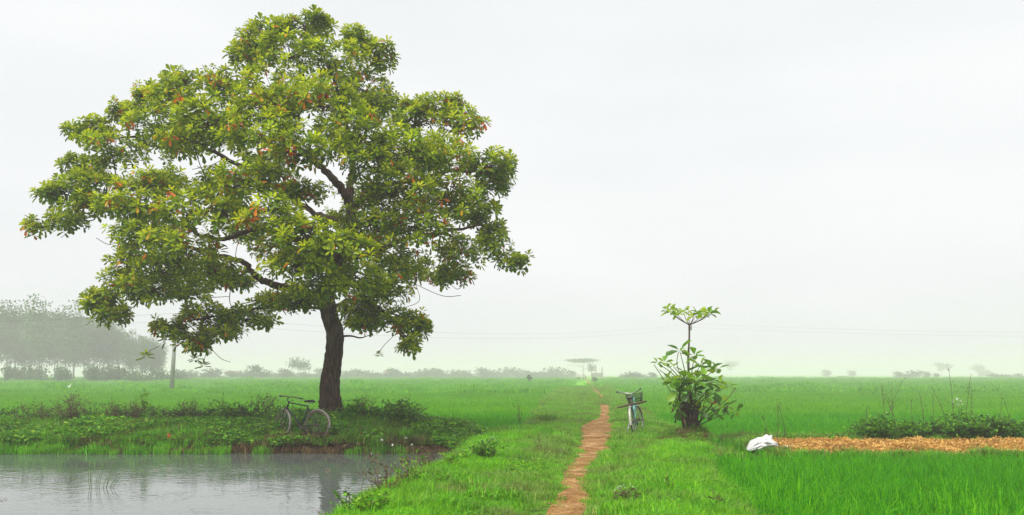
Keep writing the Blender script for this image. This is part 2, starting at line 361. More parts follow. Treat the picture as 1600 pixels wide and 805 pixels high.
# ------------------------------------------------------------------ setting: ground, path, water
def axis(lo, f0, f1, hi, step, grow=1.22):
    a = list(np.arange(f0, f1, step)); d = step; x = f1
    while x < hi: a.append(x); d *= grow; x += d
    a.append(hi); d = step; x = f0 - step; b = []
    while x > lo: b.append(x); d *= grow; x -= d
    b.append(lo); return np.array(b[::-1] + a)
gx = axis(-1500, -18, 16, 1500, .15); gy = axis(-60, 3, 34, 1500, .15)
GX, GY = np.meshgrid(gx, gy); GZ = terrain(GX, GY)
nx, ny = len(gx), len(gy); ii = (np.arange(ny - 1)[:, None] * nx + np.arange(nx - 1)).ravel()
def ground_mat():
    m, t, o = newmat('ground'); n = t.nodes; l = t.links.new
    g = n.new('ShaderNodeNewGeometry'); sp = n.new('ShaderNodeSeparateXYZ'); l(g.outputs['Position'], sp.inputs[0])
    z1 = n.new('ShaderNodeTexNoise'); z1.inputs['Scale'].default_value = 1.1; z1.inputs['Detail'].default_value = 8; z1.inputs['Roughness'].default_value = .65
    z2 = n.new('ShaderNodeTexNoise'); z2.inputs['Scale'].default_value = 14; z2.inputs['Detail'].default_value = 4
    l(g.outputs['Position'], z1.inputs['Vector']); l(g.outputs['Position'], z2.inputs['Vector'])
    soil = ramp(t, [(.3, (.03, .018, .008)), (.7, (.085, .052, .024))]); l(z2.outputs['Fac'], soil.inputs[0])
    green = ramp(t, [(.3, (.05, .17, .008)), (.7, (.10, .29, .012))]); l(z2.outputs['Fac'], green.inputs[0])
    mk = ramp(t, [(.36, (0, 0, 0)), (.52, (1, 1, 1))]); l(z1.outputs['Fac'], mk.inputs[0])
    sn = n.new('ShaderNodeSeparateXYZ'); l(g.outputs['True Normal'], sn.inputs[0]); sl = n.new('ShaderNodeMapRange'); sl.inputs['From Min'].default_value = .86; sl.inputs['From Max'].default_value = .97; l(sn.outputs['Z'], sl.inputs['Value'])
    mm = n.new('ShaderNodeMath'); mm.operation = 'MULTIPLY'; l(mk.outputs[0], mm.inputs[0]); l(sl.outputs[0], mm.inputs[1])
    a = n.new('ShaderNodeMix'); a.data_type = 'RGBA'; l(mm.outputs[0], a.inputs[0]); l(soil.outputs[0], a.inputs[6]); l(green.outputs[0], a.inputs[7])
    # far paddy: the crop itself, too far off for blades
    far = ramp(t, [(.35, (.10, .38, .002)), (.65, (.15, .45, .003))])
    z3 = n.new('ShaderNodeTexNoise'); z3.inputs['Scale'].default_value = .05; z3.inputs['Detail'].default_value = 6; l(g.outputs['Position'], z3.inputs['Vector']); l(z3.outputs['Fac'], far.inputs[0])
    mr = n.new('ShaderNodeMapRange'); mr.inputs['From Min'].default_value = 60; mr.inputs['From Max'].default_value = 110; l(sp.outputs['Y'], mr.inputs['Value'])
    b = n.new('ShaderNodeMix'); b.data_type = 'RGBA'; l(mr.outputs[0], b.inputs[0]); l(a.outputs[2], b.inputs[6]); l(far.outputs[0], b.inputs[7])
    p = n.new('ShaderNodeBsdfPrincipled'); p.inputs['Roughness'].default_value = .95; p.inputs['Specular IOR Level'].default_value = .1
    bn = n.new('ShaderNodeBump'); bn.inputs['Strength'].default_value = .6; bn.inputs['Distance'].default_value = .03; l(z2.outputs['Fac'], bn.inputs['Height']); l(bn.outputs[0], p.inputs['Normal'])
    l(b.outputs[2], p.inputs['Base Color']); l(p.outputs[0], o.inputs['Surface']); return m
tag(link('ground', np_mesh('ground', np.stack([GX.ravel(), GY.ravel(), GZ.ravel()], 1), np.stack([ii, ii + 1, ii + nx + 1, ii + nx], 1), None, ground_mat(), True)), kind='structure')

def path_w(y, side): return np.interp(y, YP, PW) * (1 + .28 * wob(y, y * 0 + side * 7, 2.3, side) + .07 * wob(y, y * 0 + 3 * side, 5, side))
def path_c(y): return np.interp(y, YP, PX) + .05 * wob(y, y * 0, 1.2)
def dirt_mat():
    m, t, o = newmat('dirt'); n = t.nodes; l = t.links.new
    g = n.new('ShaderNodeNewGeometry')
    mp_ = n.new('ShaderNodeMapping'); mp_.inputs['Scale'].default_value = (1.0, .9, 1); l(g.outputs['Position'], mp_.inputs['Vector'])
    z = n.new('ShaderNodeTexNoise'); z.inputs['Scale'].default_value = 2.0; z.inputs['Detail'].default_value = 10; z.inputs['Roughness'].default_value = .7
    z2 = n.new('ShaderNodeTexNoise'); z2.inputs['Scale'].default_value = 24; z2.inputs['Detail'].default_value = 5
    l(mp_.outputs[0], z.inputs['Vector']); l(g.outputs['Position'], z2.inputs['Vector'])
    c = ramp(t, [(.30, (.14, .060, .017)), (.44, (.26, .125, .038)), (.55, (.38, .215, .078)), (.66, (.57, .38, .19))]); l(z.outputs['Fac'], c.inputs[0])
    k = ramp(t, [(.35, (.6, .6, .6)), (.65, (1.15, 1.15, 1.15))]); l(z2.outputs['Fac'], k.inputs[0])
    x = n.new('ShaderNodeMix'); x.data_type = 'RGBA'; x.blend_type = 'MULTIPLY'; x.inputs[0].default_value = 1; l(c.outputs[0], x.inputs[6]); l(k.outputs[0], x.inputs[7])
    p = n.new('ShaderNodeBsdfPrincipled'); p.inputs['Roughness'].default_value = .95; p.inputs['Specular IOR Level'].default_value = .1
    bn = n.new('ShaderNodeBump'); bn.inputs['Strength'].default_value = .8; bn.inputs['Distance'].default_value = .03; l(z2.outputs['Fac'], bn.inputs['Height']); l(bn.outputs[0], p.inputs['Normal'])
    l(x.outputs[2], p.inputs['Base Color']); l(p.outputs[0], o.inputs['Surface']); return m
py_ = np.concatenate([np.arange(3, 36, .12), np.geomspace(36, 320, 160)]); cols = np.linspace(-1, 1, 9); PV = []
for y in py_:
    c, wl, wr = float(path_c(y)), float(path_w(y, 1)), float(path_w(y, 2))
    for k in cols:
        x = c + (wl if k < 0 else wr) * k; PV.append((x, y, tz(x, y) + .012 - .02 * (abs(k) > .99)))
ii = (np.arange(len(py_) - 1)[:, None] * 9 + np.arange(8)).ravel()
tag(link('dirt_path', np_mesh('dirt_path', PV, np.stack([ii, ii + 1, ii + 10, ii + 9], 1), None, dirt_mat(), True)), kind='structure')

def water_mat():
    m, t, o = newmat('water'); n = t.nodes; l = t.links.new
    g = n.new('ShaderNodeNewGeometry')
    p = n.new('ShaderNodeBsdfPrincipled'); p.inputs['Base Color'].default_value = (.11, .128, .118, 1); p.inputs['Roughness'].default_value = .02; p.inputs['IOR'].default_value = 1.333
    a = n.new('ShaderNodeMapping'); a.inputs['Scale'].default_value = (1, 1.25, 1); l(g.outputs['Position'], a.inputs['Vector'])
    z = n.new('ShaderNodeTexNoise'); z.inputs['Scale'].default_value = 5.0; z.inputs['Detail'].default_value = 2; l(a.outputs[0], z.inputs['Vector'])
    z2 = n.new('ShaderNodeTexNoise'); z2.inputs['Scale'].default_value = .35; z2.inputs['Detail'].default_value = 2; l(g.outputs['Position'], z2.inputs['Vector'])
    r = ramp(t, [(.35, (.10,) * 3), (.65, (1, 1, 1))]); l(z2.outputs['Fac'], r.inputs[0])
    mu = n.new('ShaderNodeMath'); mu.operation = 'MULTIPLY'; l(z.outputs['Fac'], mu.inputs[0]); l(r.outputs[0], mu.inputs[1])
    bn = n.new('ShaderNodeBump'); bn.inputs['Strength'].default_value = .4; bn.inputs['Distance'].default_value = .028; l(mu.outputs[0], bn.inputs['Height']); l(bn.outputs[0], p.inputs['Normal'])
    l(p.outputs[0], o.inputs['Surface']); return m
tag(link('water', np_mesh('water', [(-60, 1, WATER_Z), (-.2, 1, WATER_Z), (-.2, 23, WATER_Z), (-60, 23, WATER_Z)], [(0, 1, 2, 3)], None, water_mat())), kind='structure')

# ------------------------------------------------------------------ ground cover (stuff)
def grid_pts(x0, x1, y0, y1, step, keep):
    xs, ys = np.meshgrid(np.arange(x0, x1, step), np.arange(y0, y1, step)); x = xs.ravel() + (rng.random(xs.size) - .5) * step; y = ys.ravel() + (rng.random(xs.size) - .5) * step
    vis = np.abs(x) < y * .60 + 1.0
    k = vis & keep(x, y); x, y = x[k], y[k]; return np.stack([x, y, terrain(x, y)], 1)
def lw(x, y): return x - (np.interp(y, YS, LE) + .18 * wob(x * .3, y, 1.1))     # >0 : inside the berm from its pond edge
def rw(x, y): return (np.interp(y, YS, RE) + .15 * wob(y, x * .3, 1.0, 2)) - x  # >0 : inside the berm from its paddy edge
def in_paddy(x, y):
    zz = terrain(x, y); return (zz < FIELD_Z + .06) & (zz > FIELD_Z - .05) & ((rw(x, y) < 0) | (y > 26.5))
rice_n = [patch_mesh('rice_clump', M['rice'], .5, 230, .33, .013, .22, .5, (0, 1), .32) for _ in range(4)]
rice_m = [patch_mesh('rice_clump', M['rice_pale'], 1.5, 420, .32, .026, .22, .35, (.1, .9), .13) for _ in range(4)]
rice_f = [patch_mesh('rice_clump', M['rice_pale'], 6, 700, .32, .10, .3, .4, (.2, .8), .08) for _ in range(3)]
P = np.concatenate([grid_pts(1.5, 20, 7.5, 24, .30, in_paddy), grid_pts(-22, 22, 24, 36, .36, in_paddy)])
scatter('rice_field', P, rice_n, 'bright green young rice standing thick in the paddies beside the path', (.8, 1.15))
scatter('rice_field', grid_pts(-45, 45, 35, 80, 1.0, in_paddy), rice_m, 'bright green rice spreading away behind the big tree', (.9, 1.15))
scatter('rice_field', grid_pts(-200, 200, 78, 330, 4.2, in_paddy), rice_f, 'pale green rice fading into the mist', (.95, 1.05))

offp = lambda x, y: np.abs(x - path_c(y)) > np.where(x < path_c(y), path_w(y, 1), path_w(y, 2)) - .03
def near_path(x, y): return np.abs(x - path_c(y)) - np.where(x < path_c(y), path_w(y, 1), path_w(y, 2))
turf = [patch_mesh('turf_clump', M['grass'], .32, 300, .055, .006, .5, .5, (0, 1)) for _ in range(4)]
turf_t = [patch_mesh('turf_clump', M['grass'], .35, 230, .11, .008, .45, .6, (0, .95)) for _ in range(4)]
lush = [patch_mesh('lush_clump', M['lush_grass'], .35, 210, .15, .010, .45, .7) for _ in range(4)]
clover = [weed_patch_mesh('clover_clump', M['weed'], .35, 130, .09, .035, .026, (.4, 1)) for _ in range(3)]
berm = lambda x, y: (lw(x, y) > -.25) & (rw(x, y) > -.1) & offp(x, y)
scatter('short_turf', grid_pts(-5, 12, 7.5, 40, .20, lambda x, y: berm(x, y) & (near_path(x, y) > .05 + .09 * wob(x, y, 3.1, 2))), turf, 'short trodden green turf along the path', (.7, 1.2))
scatter('short_turf', grid_pts(0, 16, 40, 110, .5, lambda x, y: berm(x, y) & ((near_path(x, y) > .25) | (wob(y, y * 0, .35, 1) > .05))), turf_t, 'short turf on the path bank going into the mist', (1.2, 1.8))
def lushmask(x, y):
    a = (rw(x, y) > -.15) & (rw(x, y) < 1.5 - .03 * (y - 10)) & (y < 19.5) & (near_path(x, y) > .35)
    b = (lw(x, y) < 1.3 + .4 * wob(x, y, 1.3, 4)) & (lw(x, y) > -.35) & (near_path(x, y) > .5)
    return (a | b) & (wob(x, y, 1.7, 2) > -.55)
scatter('sparse_turf', grid_pts(-1, 10, 8, 34, .13, lambda x, y: (near_path(x, y) < .05) & (near_path(x, y) > -.13) & (rng.random(x.shape) < .34)), [patch_mesh('turf_clump', M['grass'], .13, 26, .04, .006, .7, .6, (.2, 1)) for _ in range(3)], 'thin scattered grass creeping over the path edges', (.6, 1.3))
def clod_mesh():
    g = G(); g.blob((0, 0, .2), np.array((1, .8, .5)), 7, 4, .14); return g.mesh('clod', M_CLOD)
M_CLOD = plain('clod', (.34, .20, .09), .95, var=.4, scale=3)
scatter('path_clods', grid_pts(0, 8, 8, 30, .10, lambda x, y: (near_path(x, y) < 0) & (rng.random(x.shape) < .4)) + np.array((0, 0, .012)), [clod_mesh() for _ in range(4)], 'small earth crumbs and pebbles lying on the dirt path', (.006, .024), tilt=.3)
scatter('lush_grass', grid_pts(-5, 8, 7.5, 27, .19, lambda x, y: lushmask(x, y) & (y < 26)), lush, 'bright yellow green grass on both edges of the path bank', (.6, 1.15))
scatter('tall_turf', grid_pts(-5, 9, 7.5, 40, .26, lambda x, y: berm(x, y) & (near_path(x, y) > .3) & (wob(x, y, 1.1, 6) > -.15)), turf_t, 'longer tufted grass in patches on the path bank', (.7, 1.6))
scatter('clover', grid_pts(-4, 7, 7.5, 30, .24, lambda x, y: berm(x, y) & (near_path(x, y) > .35) & (wob(x, y, 1.4, 9) > .15)), clover, 'low broad leaved weeds among the grass', (.6, 1.2))

bank = lambda x, y: ~((np.abs(x + 5.4) < .95) & (y > 22.3) & (y < 22.95)) & (x < -.2) & (y > 22.24 + shore_w(x)) & (y < 27.3) & (terrain(x, y) > FIELD_Z + .05)
bg_ = [patch_mesh('bank_clump', M['bank_grass'], .4, 150, .16, .013, .5, .7, (0, 1)) for _ in range(4)]
bw_ = [weed_patch_mesh('bank_weed_clump', M['weed'], .4, 150, .13, .05, .03, (.2, 1)) for _ in range(3)]
scatter('bank_grass', grid_pts(-18, 0, 22, 27.4, .22, bank), bg_, 'dark green rough grass covering the pond bank', (.7, 1.3))
scatter('bank_weeds', grid_pts(-18, 0, 22.1, 27.2, .26, lambda x, y: bank(x, y) & (wob(x, y, 1.2, 3) > -.1)), bw_, 'low leafy weeds on the pond bank', (.8, 1.9))
def litter_mesh():
    n = 26; P = np.zeros((n, 3)); P[:, :2] = (rng.random((n, 2)) - .5) * .5; P[:, 2] = .02 + .06 * rng.random(n); D = rng.standard_normal((n, 3)); D[:, 2] *= .3
    V, Q = leaf_arrays(P, D, np.tile((0, 0, 1.0), (n, 1)) + .4 * rng.standard_normal((n, 3)), .10 + .08 * rng.random(n), .05, .5, .3)
    return np_mesh('litter_clump', V, Q, None, M['dead_grass'], False, np.repeat(rng.random(n), 6))
scatter('leaf_litter', grid_pts(-10, -2, 22.3, 25.5, .33, lambda x, y: (wob(x, y, 1.5, 8) > .1) & (terrain(x, y) > -.2)), [litter_mesh() for _ in range(3)], 'brown fallen leaves lying under the big tree', (.7, 1.2))
wl_ = [patch_mesh('water_grass_clump', M['lush_grass'], .35, 110, .22, .012, .35, .5, (0, .7)) for _ in range(3)]
scatter('shore_grass', grid_pts(-18, -1.5, 21.8, 22.9, .20, lambda x, y: (wob(x, y, 2.1, 1) > np.where(x < -7.5, -.75, .22)) & (terrain(x, y) > WATER_Z - .1)), wl_, 'tall fresh grass along the water edge', (.5, 1.2))
dd_ = [patch_mesh('dead_clump', M['dead_grass'], .3, 90, .16, .009, .8, .9) for _ in range(3)]
scatter('dead_grass', grid_pts(-11, -.6, 21.95, 22.75, .20, lambda x, y: (wob(x, y, 2.4, 7) > -.2) & (terrain(x, y) > WATER_Z - .05)), dd_, 'matted brown dead grass at the waterline', (.6, 1.3))
scatter('dyke_grass', grid_pts(4.4, 16, 17.1, 24.3, .26, lambda x, y: (rw(x, y) < .4) & (terrain(x, y) > FIELD_Z + .08) & ~((y > 18.45) & (y < 21.5) & (x > 5.8))), bg_ + turf_t[:2], 'mixed grass on the crossing dyke', (.6, 1.2))

# ------------------------------------------------------------------ trees and plants
def rosette(nl, ln, wd, old=0.0):
    """a whorl of leaves round the origin, axis +Z: arrays of base, direction, normal, length, width, tint"""
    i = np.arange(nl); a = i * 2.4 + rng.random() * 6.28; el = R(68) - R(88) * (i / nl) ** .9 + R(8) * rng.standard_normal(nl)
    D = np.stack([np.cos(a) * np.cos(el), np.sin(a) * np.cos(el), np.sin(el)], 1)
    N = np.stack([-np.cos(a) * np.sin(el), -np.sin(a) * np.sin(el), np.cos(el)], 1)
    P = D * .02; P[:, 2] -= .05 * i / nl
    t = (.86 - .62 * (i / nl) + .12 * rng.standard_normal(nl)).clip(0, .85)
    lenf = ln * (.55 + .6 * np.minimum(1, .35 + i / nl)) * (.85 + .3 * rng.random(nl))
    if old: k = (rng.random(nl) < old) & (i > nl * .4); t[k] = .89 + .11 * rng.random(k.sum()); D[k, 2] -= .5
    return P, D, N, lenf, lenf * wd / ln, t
def frames(Z):
    Z = unit(Z); a = np.where(np.abs(Z[:, 2:3]) > .95, np.array([[1.0, 0, 0]]), np.array([[0, 0, 1.0]]))
    X = unit(np.cross(a, Z)); return np.stack([X, np.cross(Z, X), Z], 2)     # columns

# the big tree: crown pads given as (photo column, row, half width, half height, metres nearer or farther than the trunk)
LOBES = [(420,48,34,14,0),(480,40,40,16,.4),(499,27,14,9,0),(556,60,26,16,.5),(590,88,27,22,.5),(400,72,30,22,-.4),(385,90,24,24,.4),(455,85,52,32,-1),(530,95,50,30,-.6),(568,140,46,30,1),
 (430,140,64,38,-2.6),(350,135,36,26,0),(290,125,38,16,.4),(500,160,64,38,-3.2),(592,160,30,24,0),(235,148,26,14,0),(268,150,36,22,-.8),(200,178,28,20,0),(150,205,30,20,0),(119,208,16,13,.4),
 (245,190,50,28,-1.6),(325,185,58,36,-3.2),(175,235,50,28,-1),(265,225,46,18,.6),(130,262,30,20,0),(100,298,34,14,0),(75,306,14,8,.2),(58,354,16,10,0),(105,345,28,12,-.4),(150,318,40,18,-.8),
 (205,322,52,26,-2.4),(300,325,56,30,-3.6),(225,375,48,28,-2.6),(200,408,28,24,-1),(285,385,56,28,-3.2),(195,440,32,20,-1),(150,474,18,14,-.4),(178,492,26,18,-.4),(160,464,20,8,-.2),(240,450,46,26,-1.6),
 (285,455,46,24,.5),(265,515,26,15,-.8),(305,536,22,12,-.8),(322,495,46,20,-.5),(388,498,44,18,0),(428,470,24,14,-1),(362,440,34,10,1.5),
 (405,210,66,36,-3.8),(470,235,60,32,-4.2),(385,282,54,30,-4.2),(560,215,60,36,-3.6),(425,335,54,30,-4.6),(475,368,56,28,-4.8),(360,335,42,26,-4),(530,395,60,32,-4.6),(470,415,52,26,-4.6),(505,448,50,22,-4.2),(560,435,44,24,-3.6),
 (645,185,34,22,-.5),(680,170,34,20,0),(712,162,12,10,0),(720,195,36,26,-.5),(640,235,56,32,-3),(690,245,54,30,-2),(758,258,40,22,-.4),(785,262,18,20,0),(772,290,24,14,0),(620,300,56,32,-3.2),(700,305,54,30,-2.2),
 (650,355,54,30,-2.8),(745,335,34,26,0),(768,375,28,24,0),(790,408,16,11,0),(812,408,8,7,0),(718,395,34,26,-1),(705,430,28,18,-.4),(620,415,46,26,-2.2),(595,460,40,20,-1.6),(645,515,24,22,-1.4),(612,500,34,18,-1.4),(662,512,10,12,-1),(640,542,14,9,-1.4),(560,480,30,16,-1.4),
 (470,302,36,20,-2.4),(440,392,40,20,-2.2),(345,290,46,24,-2.0),(415,175,54,30,-3),(300,215,50,26,-2.6),(580,345,48,26,-3.0),(585,260,50,28,-3.6),(250,420,44,22,-2.0),(335,420,40,20,-2.2),(345,515,30,16,-.6),(230,290,44,22,-2.0),(150,285,40,18,-1.0),(565,505,26,14,-1.2),(470,470,40,16,-1.6),(470,150,60,34,2.4),(560,190,60,34,3),(345,210,60,30,2.6),(640,250,60,34,2.8),(420,262,44,20,3.4),(250,285,46,22,2.4),(690,325,60,34,2.6),(590,375,46,28,3.4),(385,365,30,20,3.2),(300,425,46,26,2.8),(640,425,46,26,2.4),(240,350,50,28,1.8),(520,345,22,12,3.6),(590,310,50,26,3.8)]
TY = 25.0
sc = lambda Y: Y / FPX
tree = empty('broadleaf_tree', (TREE[0], TREE[1], tz(*TREE) - .05), 'large broad spreading green tree with orange old leaves on the pond bank', 'tree')
T0 = np.array(tree.location)
def tp(px, py, dy=0): return at(px, py, TY + dy) - T0
trunk_pts = [(*tp(519, 655), .50), (*tp(517, 636), .36), (*tp(515, 615), .315), (*tp(517, 585), .285), (*tp(522, 550), .265), (*tp(523, 520, -.05), .255), (*tp(514, 488, -.1), .25), (*tp(512, 458, 0), .235), (*tp(528, 415, .1), .21), (*tp(549, 365, .1), .19), (*tp(550, 330, .05), .185)]
tr = spline(trunk_pts, 6); tr[:, 3] *= (.93 + .018 * np.sin(np.arange(len(tr)) * .9))
g = G(); g.tube(tr, tr[:, 3], 18, .035)
for k in range(7):      # root flare
    a = k * .9 + .3; d = np.array((math.cos(a), math.sin(a), 0))
    g.tube([np.array(tr[5][:3]) + d * .10 + (0, 0, .05), tr[1][:3] + d * .36, tr[0][:3] + d * (.75 + .2 * rng.random()) + (0, 0, .02)], [.10, .13, .05], 7, .06)
trunk = g.build('trunk', M['bark'], tree)
skel = [tuple(p) for p in tr[30:]]
def limb(pts, r0, r1):
    q = spline([tuple(p) for p in pts], 7); r = np.linspace(r0 * .85, r1, len(q)); q = q + .02 * rng.standard_normal(q.shape)
    G().tube(q, r, 9, .05).build('branch', M['bark'], tree)
    for p, rr in zip(q[4:], r[4:]): skel.append((*p, rr))
limb([tp(550, 333, .05), tp(540, 303, -.1), tp(519, 278, -.3), tp(495, 255, -.6), tp(462, 225, -1.0), tp(420, 185, -1.4)], .17, .05)
limb([tp(545, 312, 0), tp(550, 270, .4), tp(545, 215, .6), tp(530, 150, .3), tp(505, 90, .1)], .13, .03)
limb([tp(550, 326, .0), tp(585, 292, -.2), tp(640, 284, -.6), tp(700, 268, -.8), tp(755, 270, -.4)], .11, .03)
limb([tp(512, 462, -.1), tp(470, 455, -.4), tp(430, 446, -.6), tp(402, 434, -.8), tp(382, 411, -.9), tp(352, 402, -1.0), tp(290, 385, -1.2), tp(215, 360, -1.0)], .15, .035)
limb([tp(530, 400, .1), tp(480, 385, .2), tp(430, 360, 0), tp(396, 360, -.3), tp(341, 374, -.8), tp(280, 350, -1.2), tp(200, 312, -.8), tp(120, 325, -.3)], .11, .03)
limb([tp(548, 345, 0), tp(500, 338, 1.0), tp(440, 300, 1.6), tp(360, 250, 1.6), tp(280, 215, 1.0), tp(190, 215, .2)], .12, .03)
limb([tp(535, 405, .1), tp(585, 395, -.6), tp(640, 372, -1.2), tp(700, 362, -.8), tp(752, 352, -.2)], .10, .03)
limb([tp(514, 485, -.1), tp(545, 470, -.7), tp(585, 478, -1.1), tp(615, 500, -1.3), tp(640, 525, -1.4)], .07, .02)
limb([tp(513, 470, -.1), tp(470, 478, -.2), tp(420, 480, -.3), tp(370, 488, -.3), tp(300, 500, -.6)], .08, .02)
limb([tp(520, 440, 0), tp(515, 415, -1.4), tp(500, 395, -2.8), tp(480, 375, -4.0)], .12, .03)
limb([tp(528, 415, .1), tp(560, 385, 1.2), tp(590, 360, 2.4), tp(620, 350, 3.0)], .10, .03)
dg = G(); dq = spline([(*tp(531, 526, -.25), .035), (*tp(548, 525, -.3), .026), (*tp(563, 528, -.35), .02), (*tp(577, 524, -.4), .008)], 5)
dg.tube(dq, dq[:, 3], 7).build('dead_branch', M['bark'], tree)
twigs = G(); RP, RZ = [], []
lobes3 = []
for (px, py, rx, ry, dy) in LOBES:
    Y = TY + dy; c = at(px, py, Y) - T0; lobes3.append((c, rx * sc(Y), ry * sc(Y)))
order = sorted(lobes3, key=lambda q: np.linalg.norm(q[0] - np.array(tp(535, 360))))
for c, rx, rz in order:
    A = np.array(skel); d = np.linalg.norm(A[:, :3] - c, axis=1) + .5 * np.maximum(0, A[:, 2] - c[2]) ; k = int(np.argmin(d - 1.5 * A[:, 3]))
    s = A[k, :3]; tip = c - np.array((0, 0, rz * .2)); mid = s * .5 + tip * .5 + rng.standard_normal(3) * .18 + (0, 0, .12)
    q = spline([tuple(s), tuple(mid), tuple(tip)], 6); r0 = min(A[k, 3] * .7, .022 + .022 * np.linalg.norm(tip - s)); rr = np.linspace(r0, .012, len(q))
    twigs.tube(q, rr, 6); skel += [(*p, x) for p, x in zip(q[3:], rr[3:])]
    ry_ = max(rx * .9, .45); n = int(42 + 74 * rx * max(rz, .28)) if rx > .35 else int(11 + 40 * rx)
    v = unit(rng.standard_normal((n * 3, 3))); v = v[(v[:, 2] > -.55) | (rng.random(len(v)) < .25)][:n]
    rad = (.5 + .55 * rng.random(len(v)) ** .6 + .38 * (rng.random(len(v)) < .2) * rng.random(len(v)))[:, None]; pos = c + v * rad * np.array((rx, ry_, rz)); pos += .05 * rng.standard_normal(pos.shape)
    RP.append(pos); RZ.append(unit(v * .6 + np.array((0, 0, .75)) + .25 * rng.standard_normal(v.shape)))
    for p in pos[rng.random(len(pos)) < .33]:
        m = tip * .55 + p * .45 + (0, 0, -.06); twigs.tube([tip + .1 * rng.standard_normal(3), m, p], [.010, .007, .005], 4)
for (a, b, c_) in (((165,330),(130,345),(95,372)),((200,370),(172,382),(150,372)),((205,420),(180,425),(150,436)),((640,440),(690,462),(720,462)),((650,445),(655,470),(630,482)),((300,265),(330,258),(355,245)),((330,545),(345,560),(360,566)),((330,500),(325,540),(318,566)),((700,440),(715,452),(728,440)),((620,520),(600,540),(592,552)),((250,540),(235,548),(228,555))):
    y_ = -.6; twigs.tube(spline([tuple(tp(*a, y_)), tuple(tp(*b, y_ + .2)), tuple(tp(*c_, y_ + .1))], 6), .008, 4)
RP.append(np.array([tp(318, 570, -.5), tp(592, 553, -.6), tp(228, 556, -.6), tp(826, 398, .1), tp(818, 402, 0), tp(305, 560, -.5), tp(555, 42, .4), tp(500, 20, 0), tp(415, 30, 0), tp(435, 32, 0), tp(712, 152, 0), tp(52, 365, 0), tp(45, 350, 0), tp(668, 150, 0), tp(105, 195, .3)])); RZ.append(np.tile((0, 0, 1.0), (15, 1)))
twigs.build('twigs', M['bark'], tree)['kind'] = 'stuff'
RP = np.concatenate(RP); RZ = np.concatenate(RZ); nr = len(RP)
# the 300 whorls that show largest (nearest ones, spread over the crown) are parts of their own, the rest one foliage part
cell = {}
for i in np.argsort(RP[:, 1]):
    k = (int(RP[i, 0] / .45), int(RP[i, 2] / .45))
    cell.setdefault(k, []).append(i)
front = sorted((v[0] for v in cell.values()), key=lambda i: RP[i, 1])[:300]; isf = np.zeros(nr, bool); isf[front] = True
ros = [rosette(int(9 + 5 * rng.random()), .155, .064, old) for old in (0, 0, .05, 0, .1, 0, .55, 0, .03, 0, 0, .3)]
def baked(idx):
    F = frames(RZ[idx]); Pp, Dd, Nn, Ll, Ww, Tt = [], [], [], [], [], []
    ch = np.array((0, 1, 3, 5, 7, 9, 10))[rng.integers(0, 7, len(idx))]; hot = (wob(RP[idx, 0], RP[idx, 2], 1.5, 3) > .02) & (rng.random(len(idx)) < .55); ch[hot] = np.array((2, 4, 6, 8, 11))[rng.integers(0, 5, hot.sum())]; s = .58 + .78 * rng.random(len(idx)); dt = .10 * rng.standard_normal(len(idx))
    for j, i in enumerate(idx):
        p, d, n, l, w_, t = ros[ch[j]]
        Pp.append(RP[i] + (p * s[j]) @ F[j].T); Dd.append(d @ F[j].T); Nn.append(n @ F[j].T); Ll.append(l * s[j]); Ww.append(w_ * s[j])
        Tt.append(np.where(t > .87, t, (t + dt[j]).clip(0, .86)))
    V, Q = leaf_arrays(np.concatenate(Pp), np.concatenate(Dd), np.concatenate(Nn), np.concatenate(Ll), np.concatenate(Ww), .3, .18)
    return V, Q, np.repeat(np.concatenate(Tt), 6)
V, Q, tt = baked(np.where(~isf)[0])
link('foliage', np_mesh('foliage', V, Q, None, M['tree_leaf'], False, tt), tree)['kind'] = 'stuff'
rmesh = []
for (p, d, n, l, w_, t) in ros:
    V, Q = leaf_arrays(p, d, n, l, w_, .3, .18); rmesh.append(np_mesh('leaf_whorl', V, Q, None, M['tree_leaf'], False, np.repeat(t, 6)))
F = frames(RZ[front])
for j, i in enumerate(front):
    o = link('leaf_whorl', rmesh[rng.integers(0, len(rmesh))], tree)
    mt = Matrix(F[j].tolist()).to_4x4() @ Matrix.Scale(.7 + .6 * rng.random(), 4); mt.translation = Vector(RP[i]); o.matrix_local = mt

